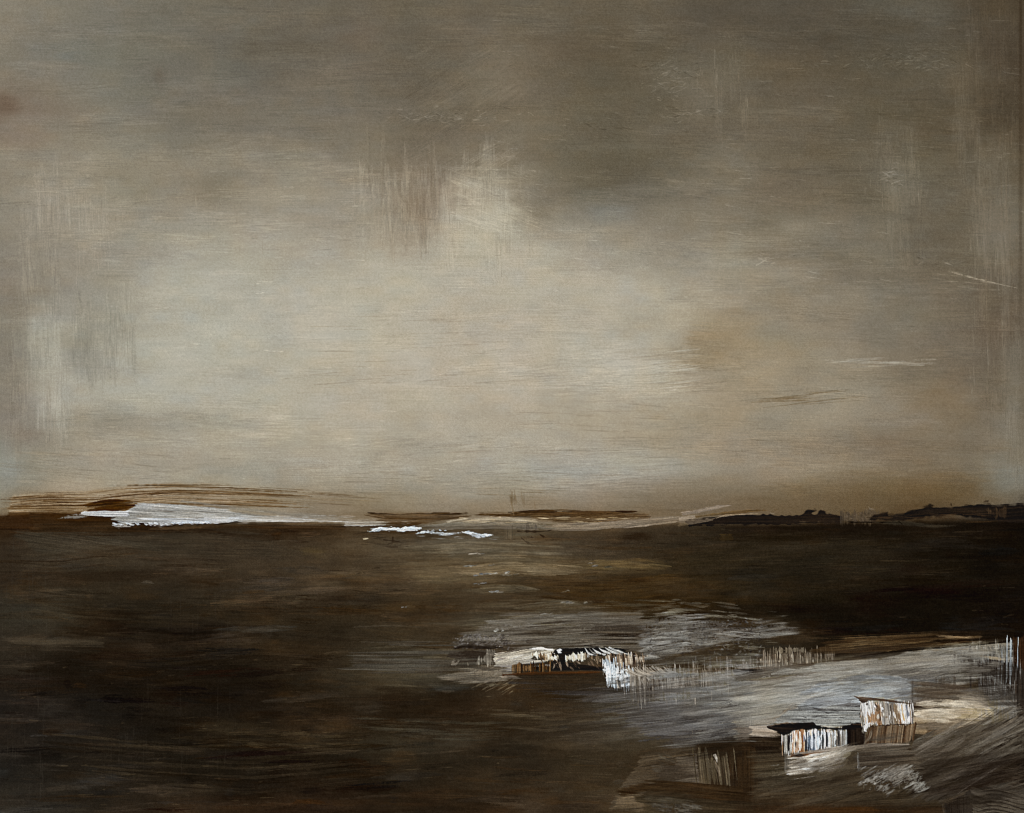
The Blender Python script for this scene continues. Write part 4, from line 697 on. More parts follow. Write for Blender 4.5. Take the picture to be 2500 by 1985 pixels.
    lines(1700, 1850, 1790, 1900, 24, [(104,92,72),(60,48,34)], (30, 80), (.8, 2), 84, op=.5, lab=16)
    P(cF('380 1180 640 1110 800 1095 1000 1110 1300 1130 1500 1160 1480 1270 1250 1290 900 1210 640 1200 440 1240'), [(34,21,10),(50,36,22),(60,45,29)], ang=5, soft=10, rag=8, fs=3.4, op=.9, h=.2, lab=2)
    P(cF('330 1340 400 1250 560 1230 680 1290 640 1350 500 1340'), [(88,74,54),(108,92,70)], ang=-4, soft=8, rag=8, op=.8, dry=.12, h=.3)
    P(cF('560 1250 900 1225 1300 1290 1560 1300 1560 1400 640 1400'), [(46,38,28),(64,56,44)], ang=3, soft=14, rag=10, op=.7, lab=2)
    P(cF('690 1290 780 1260 1000 1280 1100 1320 1080 1400 720 1400'), [(60,54,48),(98,94,90)], ang=10, soft=12, rag=10, fs=2.4, fl=14, grain=.6, dry=.35, op=.8, h=.5, lab=2)
    P(cF('640 1245 800 1230 1000 1270 900 1290 660 1275'), [(50,40,28),(88,80,68)], ang=6, soft=8, rag=8, fs=3, dry=.3, op=.6, h=.4, lab=2)
    # ---- right-hand combs and dark column
    part(17, 'painted_reed_bed', 'scratchy white upright strokes over black at the right edge above the sweeping bank')
    P(cE('1640 370 1780 350 1900 400 2066 410 2156 430 2200 460 2200 900 2100 1000 2040 860 1960 720 1880 690 1790 600 1780 440 1650 400'), [(26,20,15),(40,33,27),(60,54,47)], ang=90, soft=10, rag=16, fs=3, dry=.08, op=.88, h=.25)
    P(cE('1650 360 1800 340 1960 300 2060 290 2060 330 1880 390 1700 400'), [(50,46,42),(108,106,98)], ang=80, soft=8, rag=12, fs=2.4, fl=30, con=3, dry=.3, op=.75, h=.4)
    B(cE('1820 375 1900 385 2000 400 2050 402'), [2, 3.4, 3, 1.5], [(170,154,126),(150,136,112)], soft=3, dry=.12, op=.85, h=.5)
    P(cE('2068 240 2200 230 2200 470 2100 460 2070 420'), [(36,22,13),(56,36,22)], ang=90, soft=6, rag=6, op=.9, lab=-1)
    P(cE('2025 262 2070 255 2068 380 2050 560 2020 540 2030 400'), [(120,124,126),(166,172,174)], ang=91, soft=4, rag=18, ragw=3, fs=2.6, con=2.6, dry=.22, op=.85, h=.6)
    lines(2385, 1590, 2475, 1760, 90, [(140,142,140),(120,118,112),(168,170,168)], (24, 90), (.8, 2.2), 91, op=.65, h=.5, jit=4, lab=17)
    lines(2370, 1570, 2440, 1620, 26, [(150,148,138),(176,172,160)], (14, 44), (.8, 2), 88, op=.6, h=.5, lab=17)
    lines(2470, 1620, 2500, 1800, 26, [(150,148,144),(64,52,42)], (30, 90), (.8, 2), 91, op=.6, h=.5, lab=17)
    lines(2390, 1700, 2480, 1800, 50, [(104,100,92),(128,124,116)], (30, 90), (.8, 1.8), 91, op=.5, h=.4)
    P(cE('2010 950 2060 900 2156 880 2200 900 2200 1180 2120 1150 2110 1010'), [(36,30,25),(90,86,78)], ang=92, soft=10, rag=14, fs=3, dry=.3, op=.7, h=.35)
    # ---- right of the huts
    LABEL = 15
    P(cE('1325 590 1460 585 1640 600 1850 640 1880 700 1900 760 1700 790 1400 790 1325 760'), [(70,61,49),(92,82,68),(110,101,87)], ang=4, soft=10, rag=10, fs=3.4, con=2.2, op=.85, h=.2)
    B(cE('1320 592 1450 590 1640 612 1840 640'), [3, 5, 4, 2], [(52,40,30),(68,56,44)], soft=6, op=.7, dry=.1, lab=15)
    P(cE('1318 700 1420 700 1500 740 1420 770 1325 770'), [(38,26,18),(84,68,52)], ang=12, soft=8, rag=10, fs=3, con=2.6, op=.7, h=.3)
    P(cE('1322 790 1400 768 1600 770 1850 760 2000 760 2060 860 1900 870 1720 860 1440 845 1325 850'), [(138,123,103),(176,162,139),(200,187,164)], ang=0, soft=9, rag=12, fs=3.2, con=2.2, dry=.05, op=.85, h=.35, af=(2180, 1740, 2480, 1740))
    B(cE('1322 812 1450 808 1600 820 1720 828'), [5, 6, 5, 1], [(206,194,170),(222,214,194)], soft=6, rag=12, dry=.18, op=.9, h=.6, gloss=.3, af=(2270, 1740, 2370, 1742))
    P(cE('1422 850 1700 860 1900 880 1860 960 1700 965 1420 955'), [(88,72,54),(116,100,80)], ang=-2, soft=10, rag=14, fs=3, op=.85, h=.2)
    P(cE('1322 842 1420 842 1418 962 1320 958'), [(108,90,66),(134,116,90)], ang=2, soft=4, rag=4, fs=3, op=.92, h=.3)
    P(cE('1420 882 1470 880 1520 905 1500 945 1422 958'), [(48,34,20),(64,48,31)], ang=0, soft=6, rag=8, op=.88, h=.2)
    for (p, w_, n_, c_) in [('1330 800 1600 790 1850 800 2080 860', 40, 70, [(190,176,152),(160,146,124),(120,106,88)]), ('1850 640 1960 720 2040 800 2100 880', 70, 60, [(112,110,103),(132,131,125),(90,86,78)]),
                            ('1330 930 1600 960 1900 900 2150 740', 46, 70, [(120,110,95),(96,86,72),(136,130,118)]), ('0 600 400 590 900 560 1300 540', 40, 60, [(140,136,125),(120,114,102),(96,90,78)]),
                            ('500 700 800 640 1100 600 1310 590', 34, 60, [(150,154,156),(120,122,122),(90,88,86)])]:
        bris(cE(p), w_, n_, c_, (2, 11), (.15, .5), op=.36, dry=.3, h=.25, lab=-1)
    for e in [(1820,1640,80,30,(150,147,138),.5),(1900,1680,110,36,(146,142,132),.5),(2010,1705,100,20,(158,161,160),.6),(2150,1680,110,16,(152,156,156),.55),(2140,1620,150,26,(138,133,122),.5),(2290,1610,110,24,(128,122,110),.45),
              (1980,1740,110,18,(160,160,153),.6),(1860,1775,50,16,(168,156,140),.5),(2330,1745,120,14,(196,184,162),.6),(2440,1760,50,40,(134,131,123),.55),(1620,1700,120,26,(112,110,105),.45),(1560,1775,120,26,(98,96,94),.4),(2400,1690,60,40,(120,116,107),.4)]:
        E(*e[:4], tuple(v+14 for v in e[4]), e[5]*.72, fs=2.4, fl=50, nz=1.5, lab=-1, ang=-6)
    scrub(1650, 1640, 2200, 1760, 90, -8, (-26, 30), (60, 240), (3, 15), .5); scrub(2220, 1620, 2480, 1780, 60, -4, (-24, 24), (50, 160), (2, 9), .5); scrub(1400, 1680, 1720, 1800, 60, -6, (-18, 22), (50, 200), (2, 8), .45)
    P(cE('262 882 300 832 470 742 700 745 936 762 936 884 700 905 620 900 500 882 370 884'), [(70,68,65),(132,133,128),(158,159,153),(142,145,142)], ang=1, soft=5, rag=6, fs=2.4, fl=70, con=2.2, op=.75, h=.4, gloss=.2, hair=.4)
    lines(1950, 1725, 2100, 1768, 46, [(26,22,20),(160,162,158)], (10, 44), (.7, 1.6), 4, op=.6, h=.3, jit=8)
    P(cE('96 700 104 700 104 900 96 900'), [(140,135,124)], ang=90, soft=5, op=.4, lab=-1)
    P(cE('1322 592 1460 588 1640 604 1700 640 1600 690 1420 700 1325 680'), [(58,47,36),(84,72,58)], ang=6, soft=16, rag=14, fs=3, op=.6, dry=.15, h=.2)
    P(cE('1310 560 1322 560 1322 720 1312 720'), [(60,54,48)], ang=90, soft=6, op=.5, lab=-1)
    B(cE('1322 812 1450 806 1600 818 1760 826'), [7, 9, 7, 2], [(190,176,152),(224,214,194)], soft=6, rag=14, dry=.15, op=.85, h=.6, gloss=.3, af=(2270, 1740, 2400, 1742))
    for (p, w_, n_, c_) in [('80 640 400 590 800 560 1200 540', 36, 70, [(158,156,147),(140,135,124)]), ('440 690 700 650 1000 610 1310 600', 30, 70, [(170,175,176),(146,150,151),(110,112,112)]),
                            ('1340 470 1560 420 1800 400 2000 400', 44, 70, [(142,138,128),(122,116,104)]), ('1330 800 1500 790 1750 800 2000 830', 26, 60, [(214,202,180),(186,172,148),(150,136,114)]),
                            ('1880 780 1980 820 2060 860 2120 900', 50, 50, [(140,138,130),(118,114,105)]), ('-700 560 -400 540 -100 520 200 500', 60, 80, [(124,123,119),(104,102,98),(140,139,134)])]:
        bris(cE(p), w_, n_, c_, (2, 9), (.15, .45), op=.5, dry=.25, h=.3, lab=-1)
    for e in [(2400,1650,60,36,(30,24,18),.45),(1480,1765,120,26,(44,37,31),.45),(1700,1606,130,12,(44,35,27),.5),(2150,1582,160,8,(40,28,18),.5),(2290,1692,70,10,(60,50,40),.5),(1880,1650,60,8,(70,62,52),.4),(2060,1660,90,7,(72,66,58),.45),
              (1560,1690,110,16,(54,48,42),.45),(2450,1700,40,50,(34,28,22),.5),(2300,1800,90,14,(60,50,39),.5),(1760,1700,90,10,(74,68,60),.35),(2200,1640,80,7,(66,60,52),.4)]:
        E(*e, fs=2.4, fl=60, nz=1.6, lab=-1, ang=-5)
    # sweeping bank, lower right
    part(18, 'painted_bank', 'dark bank swept in long diagonal arcs below and right of the two huts')
    P(cE('1290 1040 1420 970 1700 965 1900 880 2040 860 2200 700 2200 1555 1740 1390 1540 1480 1300 1400 1340 1200'), [(30,23,17),(54,47,38),(80,73,62)], ang=-25, bend=-.6, soft=14, rag=12, fs=4, con=2.4, op=.85, h=.25, dry=.05)
    R = random.Random(77)
    for i in range(62):
        k = i/61.; y0 = 990+k*330+R.uniform(-14, 14); x0 = 1330+R.uniform(0, 120)+k*80
        x2 = 2150+R.uniform(-40, 40); y2 = 720+k*430+R.uniform(-20, 20)
        x1 = 1800; y1 = y0-(y0-y2)*.36
        dk = R.random() < .42
        cc_ = [(22,16,11),(36,29,22)] if dk else [(76,69,58),(118,111,98)]
        B(cE(f'{x0} {y0} {x1} {y1} {x2} {y2}'), [1.4, R.uniform(2, 7), 2], cc_, soft=4, rag=20, fs=2.2, fl=160, con=2.6, dry=.34, op=.7*(1-.45*k*(not dk)), h=.3, lab=-1)
    lines(2380, 1740, 2500, 1800, 46, [(128,124,114),(96,88,76),(40,32,24)], (50, 150), (.8, 2), -34, op=.5, h=.3)
    for t, c in [('1500 1010 1660 985 1900 920 2140 740', (150,146,134)), ('1480 1060 1700 1010 1900 950 2150 800', (126,116,100)), ('1400 1150 1650 1120 1900 1030 2150 900', (108,96,80))]:
        B(cE(t), [2, 6, 6, 3], [(60,50,38), c], soft=8, rag=20, dry=.34, fs=2.6, fl=120, con=3, op=.65, h=.3)
    P(cE('1380 1200 1700 1120 1980 1130 2200 1100 2200 1300 1900 1340 1740 1380 1560 1440 1380 1380'), [(26,19,13),(38,29,21)], ang=-12, soft=26, rag=12, op=.7, h=.1)
    P(cE('2090 1190 2200 1170 2200 1210 2120 1205'), [(18,13,10)], soft=8, op=.7, lab=-1)
    P(cE('1545 1480 1640 1432 1742 1388 1762 1480 1766 1600 1545 1600'), [(34,28,23),(50,43,36)], ang=88, soft=4, rag=4, op=.85, h=.2)
    P(cE('1540 1470 1640 1420 1740 1380 1700 1420 1580 1475'), [(84,72,57),(64,54,42)], ang=-24, soft=5, rag=5, op=.8, h=.3, dry=.1)
    P(cE('1752 1380 1900 1350 2060 1360 2200 1400 2200 1600 1775 1600'), [(44,37,29),(70,62,51),(84,76,65)], ang=14, bend=.8, soft=6, rag=6, fs=4, con=2.4, op=.8, h=.3)
    for i in range(16):
        y = 1380+i*14
        B(cE(f'{1780+i*3} {y+10} {1920} {y-6} {2040} {y+14} {2180} {y+60}'), [1, 2.6, 2.6, 1], [(34,27,20) if i % 2 else (92,83,70)], soft=3, rag=8, dry=.35, op=.5, h=.3, lab=-1)
    for i in range(14):
        y = 1200+i*16
        B(cE(f'1980 {y+10} 2080 {y+26} 2180 {y+50}'), [1, 2.4, 1], [(80,70,56)], soft=3, dry=.4, op=.4, h=.3, lab=-1)
    B(cE('1540 1490 1548 1520 1552 1555'), [1, 1.6, 1], [(88,80,70)], soft=2, dry=.2, op=.7, lab=-1)
    # ---- huts
    part(19, 'painted_hut', 'lower hut of the two, long and low with streaked white wall and a dark flat roof')
    P(cE('820 900 880 880 945 884 948 1050 820 1058'), [(18,12,8),(32,23,16)], ang=90, soft=4, rag=4, op=.95, h=.3)
    part(20, 'wall', 'white, blue black and orange streaked front wall of the lower hut', 19)
    P(cE('346 965 400 940 480 926 600 930 822 936 822 1056 700 1070 600 1086 400 1106 350 1104'), [(30,36,44),(170,176,180),(226,228,228),(64,70,78),(210,214,216),(150,120,90),(232,234,236),(96,92,86),(218,222,226)],
      ang=90.5, soft=4, rag=9, ragw=3, fs=3.6, fl=200, con=3., op=.97, h=1.2, gloss=.5, wob=1.5)
    P(cE('420 940 500 926 500 1090 408 1104'), [(150,96,50),(206,170,136),(230,226,216)], ang=91, soft=8, rag=6, fs=3.4, fl=200, con=2.6, op=.75, h=.6)
    P(cE('486 960 520 975 560 960 600 990 590 1088 540 1090 520 1040 494 1000'), [(36,44,56),(104,116,130),(170,180,190)], ang=90, soft=4, rag=8, fs=3, fl=160, con=2.8, op=.85, h=.7, gloss=.5)
    P(cE('345 970 385 950 395 1104 350 1110'), [(58,56,50),(120,116,106),(176,172,160)], ang=88, soft=4, rag=5, fs=3, op=.8, h=.6)
    P(cE('700 938 822 938 822 1056 712 1068'), [(46,42,40),(96,92,86),(160,162,160)], ang=90, soft=5, rag=4, fs=3, con=3, op=.7, h=.5)
    for x, c in [(385,(30,24,26)),(470,(232,226,210)),(590,(226,232,238)),(640,(60,66,70)),(690,(222,228,230)),(672,(40,44,50)),(760,(60,56,54)),(735,(190,194,194)),(610,(214,224,230)),(790,(120,116,110)),(560,(214,220,226)),(430,(226,210,190))]:
        B(cE(f'{x} {940 if x>420 else 960} {x+2} 1000 {x+1} {1098-(x-400)*.1}'), [1.6, 3.4, 2], [c], soft=2, rag=5, op=.85, h=1., gloss=.5, wob=.5)
    R = random.Random(43)
    for i in range(22):
        x = R.uniform(400, 800); y = R.uniform(930, 1020); l = R.uniform(30, 110)
        B(cE(f'{x} {y} {x+1} {y+l*.5} {x+R.uniform(-3,3)} {y+l}'), [.8, R.uniform(1, 2.6), .6], [R.choice([(236,238,240),(206,216,224),(230,222,206),(58,58,60)])], soft=2, rag=6, dry=.1, h=1.3, gloss=.6, op=.8)
    dabs(1912, 1786, 2060, 1792, 22, [(228,230,230),(214,204,186)], (2, 7), (1, 2), 80, lab=20, h=1.)
    part(21, 'roof', 'dark brown flat roof slab with a curled edge on the lower hut', 19)
    P(cE('228 910 300 895 370 881 470 884 570 878 592 896 640 904 740 910 800 906 868 896 900 879 946 884 935 915 880 930 760 934 600 926 520 932 470 922 400 945 346 972 320 950 292 938'),
      [(14,9,6),(32,23,16),(54,41,30)], ang=2, soft=2.5, rag=3, fs=3, con=2.4, op=.97, h=.8, gloss=.3)
    B(cE('230 904 300 888 372 878 470 880'), [1, 1.8, 1], [(116,100,82)], soft=2, dry=.2, op=.8, h=.6, lab=21)
    B(cE('595 896 640 902 760 908'), [.8, 1.4, .8], [(190,182,164)], soft=2, dry=.2, op=.7, h=.6, lab=-1)
    part(22, 'reflection', 'cream and white smear under the lower hut, orange along its top', 19)
    P(cE('350 1110 398 1118 398 1240 360 1230'), [(70,66,58),(130,124,112)], ang=90, soft=6, rag=10, dry=.3, op=.7, h=.4)
    P(cE('396 1140 640 1096 700 1090 900 1062 900 1090 800 1110 700 1190 600 1230 570 1266 396 1272'), [(130,117,100),(190,180,164),(222,217,206)], ang=-8, soft=9, rag=10, fs=3.4, con=2.4, op=.92, h=.5, gloss=.3)
    P(cE('640 1110 800 1120 790 1190 700 1220 620 1230'), [(90,80,70),(140,132,120),(170,164,154)], ang=-10, soft=14, rag=12, fs=3, dry=.2, op=.75, h=.4)
    P(cE('560 1120 650 1100 640 1190 560 1200'), [(196,198,198),(224,228,230)], ang=-12, soft=10, rag=10, dry=.2, op=.7, h=.5)
    bris(cE('400 1180 560 1160 700 1130 840 1090'), 20, 50, [(214,208,196),(190,180,164),(226,226,222)], (1.5, 5), (.2, .6), op=.6, dry=.2, h=.6)
    B(cE('398 1122 480 1122 560 1104 660 1090'), [3, 4, 3, 1], [(60,34,16),(128,76,30)], soft=4, rag=4, op=.9, h=.3)
    B(cE('400 1112 600 1090 800 1066 950 1052'), [2, 4, 4, 2], [(120,108,96),(156,148,138)], soft=4, rag=5, dry=.1, op=.85, h=.5)
    B(cE('405 1130 440 1126 520 1118'), [1, 3, 1], [(22,16,18)], soft=3, op=.8, lab=-1)
    for x, y in [(450,1180),(500,1165),(560,1135),(480,1215),(600,1160),(720,1150)]:
        B(cE(f'{x-26} {y+6} {x} {y} {x+34} {y-8}'), [.8, 2.2, .8], [(96,86,76)], soft=3, rag=5, dry=.2, op=.7, lab=-1)
    P(cE('206 1198 320 1186 310 1200 230 1206'), [(90,84,74),(140,134,122)], ang=-3, soft=4, rag=8, dry=.35, op=.75, h=.4)
    part(23, 'painted_hut', 'upper hut of the two, boxy with rust and white streaked wall and a thin sloping roof')
    part(24, 'wall', 'white wall of the upper hut streaked with rust brown and grey', 23)
    P(cE('940 728 1000 716 1100 712 1210 722 1322 736 1322 886 1240 886 1150 892 1010 902 940 894'), [(120,84,52),(196,186,170),(222,218,210),(104,96,88),(206,204,198),(150,122,92),(214,214,212)], ang=86.5, soft=4, rag=9, ragw=3, fs=3.8, fl=120, con=2.8, op=.97, h=1.1, gloss=.5, wob=1.5)
    P(cE('985 800 1060 770 1075 880 985 880'), [(122,82,46),(166,128,90)], ang=86, soft=10, rag=8, fs=3, op=.75, h=.5)
    P(cE('1090 730 1210 730 1216 885 1120 888'), [(76,68,60),(130,120,106),(160,152,140)], ang=86, soft=8, rag=6, fs=3.4, con=2.6, op=.75, h=.5)
    P(cE('1170 745 1212 740 1218 880 1190 882'), [(104,82,58),(140,122,98)], ang=86, soft=6, rag=6, op=.7, h=.5)
    P(cE('948 730 1010 725 1020 800 955 800'), [(190,190,186),(222,222,220)], ang=84, soft=5, rag=10, dry=.1, op=.8, h=.9, gloss=.5)
    P(cE('1215 732 1262 736 1290 884 1245 884'), [(206,206,202),(226,224,218)], ang=84, soft=4, rag=6, op=.85, h=.9, gloss=.5)
    B(cE('1236 740 1242 790 1256 860'), [1, 2, 1], [(190,160,110)], soft=2, op=.8, h=.5)
    B(cE('1270 745 1280 800 1290 880'), [1, 3, 2], [(110,112,118)], soft=2, op=.8, h=.5)
    for t in ['1068 800 1074 850 1078 880', '1035 735 1060 770 1072 800', '965 730 985 745', '1150 745 1166 880']:
        B(cE(t), [1, 2.2, 1], [(52,42,36)], soft=2, rag=4, op=.75, h=-.2)
    B(cE('938 800 936 860 950 920 938 980'), [2, 4, 4, 3], [(110,104,92),(160,156,146)], soft=4, dry=.25, op=.75, h=.5)
    R = random.Random(41)
    for i in range(26):           # clotted whites dragged downward
        x = R.uniform(950, 1310); y = R.uniform(740, 830); l = R.uniform(15, 60)
        B(cE(f'{x} {y} {x+R.uniform(-3,5)} {y+l*.5} {x+R.uniform(-2,8)} {y+l}'), [1, R.uniform(1.2, 3), .6], [R.choice([(232,230,224),(214,206,190),(224,226,228),(120,100,78)])], soft=2, rag=5, dry=.1, h=1.3, gloss=.6, op=.85)
    part(25, 'roof', 'thin brown roof edge sloping down to the right on the upper hut', 23)
    P(cE('884 678 960 682 1040 690 1180 706 1316 728 1316 740 1200 730 1090 716 1000 716 940 726 914 706'), [(44,31,22),(74,58,45),(98,82,67)], ang=8, soft=2.5, rag=3, fs=3, con=2.4, op=.95, h=.7, gloss=.3)
    B(cE('884 674 980 680 1120 694 1300 718'), [1, 1.6, 1], [(176,176,170)], soft=2, dry=.2, op=.75, h=.7, lab=-1)
    part(26, 'porch', 'brown streaked front under the wall of the upper hut', 23)
    P(cE('948 1046 965 990 975 930 1000 906 1150 896 1332 886 1318 950 1292 1040 1120 1040'), [(50,34,20),(84,64,44),(116,98,76)], ang=97, bend=.6, soft=3, rag=5, fs=3.2, fl=140, con=2.6, op=.95, h=.5, gloss=.2)
    B(cE('1000 905 1150 893 1330 884'), [1, 1.6, 1], [(40,26,16)], soft=2, op=.75, lab=-1)
    B(cE('950 1044 990 990 1010 940 1020 920'), [2, 3, 1.5], [(136,122,102),(96,82,66)], soft=3, dry=.15, op=.85, h=.4)
    P(cE('955 905 985 885 1000 880 985 905 965 930 975 945 955 940'), [(196,192,186),(222,220,216)], ang=110, soft=3, rag=3, op=.95, h=1., gloss=.5)
    P(cE('1285 1040 1310 1000 1330 1010 1300 1100 1275 1100'), [(44,34,24)], soft=6, op=.7, lab=2)
    for (p, w_, n_, c_) in [('300 1290 600 1270 900 1200 1290 1120', 60, 80, [(84,75,63),(70,61,50),(52,43,34)]), ('1000 1250 1400 1200 1700 1100 2100 900', 60, 80, [(100,92,79),(80,71,58),(46,38,29)]),
                            ('560 1260 760 1180 860 1100 900 1070', 26, 40, [(150,142,128),(110,100,86)]), ('1290 1060 1500 1090 1700 1050 1900 980', 40, 50, [(88,79,66),(64,55,44)])]:
        bris(cE(p), w_, n_, c_, (2, 12), (.15, .5), op=.42, dry=.28, h=.25, lab=-1)
    scrub(1900, 1840, 2480, 1960, 90, -14, (-12, 22), (60, 240), (3, 12), .45); scrub(2260, 1780, 2490, 1900, 50, -30, (-14, 34), (60, 240), (2, 9), .5)
    for e in [(2240,1890,70,26,(30,23,16),.55),(2330,1860,90,20,(32,25,18),.5),(2420,1880,70,30,(28,21,15),.6),(1740,1830,90,22,(30,23,16),.55),(2380,1950,90,16,(26,20,14),.45),(1640,1900,60,40,(38,28,18),.5),(2010,1905,120,18,(44,35,26),.4)]:
        E(*e, fs=3, fl=60, nz=1.3, lab=-1, ang=-10)
    # grey foot below the upper hut
    part(27, 'painted_rubble', 'grey speckled smear below the upper hut, crumbling at its lower edge')
    B(cE('820 1078 960 1052 1120 1044 1290 1040'), [3, 5, 5, 2], [(84,74,62),(128,118,104)], soft=4, dry=.15, op=.85, h=.4)
    P(cE('905 1080 1100 1056 1280 1056 1330 1120 1400 1220 1200 1260 940 1250 900 1200'), [(56,47,37),(76,67,55),(88,79,66)], ang=-4, soft=12, rag=10, fs=3.6, con=2.2, op=.88, h=.2)
    P(cE('880 1100 915 1100 920 1210 900 1230'), [(60,54,46),(130,126,118)], ang=88, soft=6, rag=8, grain=.6, dry=.35, op=.7, h=.5)
    P(cE('930 1240 1080 1220 1260 1200 1340 1240 1400 1320 1410 1380 1330 1370 1240 1340 1130 1400 1050 1380 1000 1300 930 1320'), [(46,38,30),(102,97,88),(140,137,129)], ang=-30, soft=10, rag=12, fs=2.4, fl=10, grain=.65, dry=.3, op=.82, h=.5)
    dabs(2100, 1880, 2250, 1930, 110, [(120,116,108),(98,92,84),(50,42,34)], (2, 6), (.6, 1.5), -50, op=.5, jit=50, lab=27, h=.5)
    P(cE('1140 1220 1260 1205 1290 1280 1180 1330 1130 1290'), [(104,98,88),(126,120,110)], ang=-30, soft=12, rag=8, fs=2.6, fl=12, grain=.5, dry=.25, op=.7, h=.4)
    # bottom edge glow of orange underpaint
    part(2, '', '')
    P(cE('700 1540 880 1515 1020 1530 1100 1580 700 1590'), [(96,56,18),(74,46,22)], soft=14, rag=10, op=.6, dry=.1)
    P(cE('0 1480 400 1500 900 1490 1540 1500 1540 1600 0 1600'), [(42,30,20),(56,40,26)], ang=0, soft=26, rag=12, op=.5, dry=.1)
    finish()

def finish():
    X, Y = np.meshgrid(gx, gy)
    # the cloth showing through: fine tooth and uneven loading of the paint
    tooth = noise(X/2.3, Y/2.3, 3)-.5
    tooth2 = noise(X/4.5, Y/3.2, 8)-.5
    hs = noise(X/40, Y/2.6, 4)-.5
    hs2 = noise(X/140, Y/6, 6)-.5
    lum = C.mean(2)
    amp = (.012+.028*np.sqrt(lum))
    def blur(a, r):
        for ax in (0, 1):
            p = np.pad(a, [(r+1, r) if i == ax else (0, 0) for i in range(a.ndim)], mode='edge').cumsum(ax, dtype=np.float64)
            n = a.shape[ax]
            a = ((p.take(range(2*r+1, 2*r+1+n), ax)-p.take(range(0, n), ax))/(2*r+1)).astype(np.float32)
        return a
    am = np.where(L == 1, .12, np.where(L == 2, .4, .6)).astype(np.float32)[..., None]
    C[:] = np.clip(C+am*(C-blur(C, 2))+am*.35*(C-blur(C, 7)), .01, .96)
    sk = (L == 1)[..., None]
    g = np.interp(gy, [0, 100, 250, 400, 600, 850, 1150, 1250], [1.05, 1.07, 1.12, 1.12, 1.08, 1.055, 1.03, 1.]).astype(np.float32)[:, None, None]
    C[:] = np.where(sk, C*g*np.array([.995, 1.001, .998], np.float32), C)
    C[:] = np.clip(C+((tooth*1.5+tooth2*.8+hs*.45+hs2*.3)*amp)[..., None], .012, .93)
    mo = noise(X/38, Y/22, 12)-.5; mo2 = noise(X/90, Y/50, 13)-.5
    C[:] = np.where((L == 2)[..., None], C*np.array([1.0, .98, .90], np.float32)*(.95+.2*(noise(X/170, Y/55, 31)-.5)+.14*(noise(X/60, Y/22, 32)-.5)+.08*(noise(X/16, Y/7, 33)-.5)+.06*(noise(X/30, Y/2., 34)-.5))[..., None], C)
    bl = (noise(X/80, Y/55, 21)-.5)*.6+(noise(X/34, Y/26, 22)-.5)*.4
    C[:] = C*(1+.075*bl)[..., None]
    C[..., 0] = C[..., 0]*(1+.022*mo); C[..., 2] = C[..., 2]*(1-.03*mo+.02*mo2)
    D[:] = np.clip(D, -.6, 3.2)+tooth*.16+hs*.12

# ================================================================ Blender scene
import bpy
from mathutils import Vector
U = 0.0004                                  # metres per unit: a canvas about 1 m wide
ZC = 1.5                                    # height of the picture's centre on the wall
KG = (.969, .939, .916)                  # light that reaches the picture, per channel
KS = (.0016, .0015, .0016)                  # faint sheen
sc = bpy.context.scene
col = sc.collection

def tag(o, label=None, cat=None, kind=None):
    if label: o['label'] = label
    if cat: o['category'] = cat
    if kind: o['kind'] = kind
    return o
def link(name, me, parent=None):
    o = bpy.data.objects.new(name, me); col.objects.link(o); o.parent = parent
    return o
def new_mat(name):
    m = bpy.data.materials.new(name); m.use_nodes = True
    return m, m.node_tree.nodes, m.node_tree.links, m.node_tree.nodes['Principled BSDF']

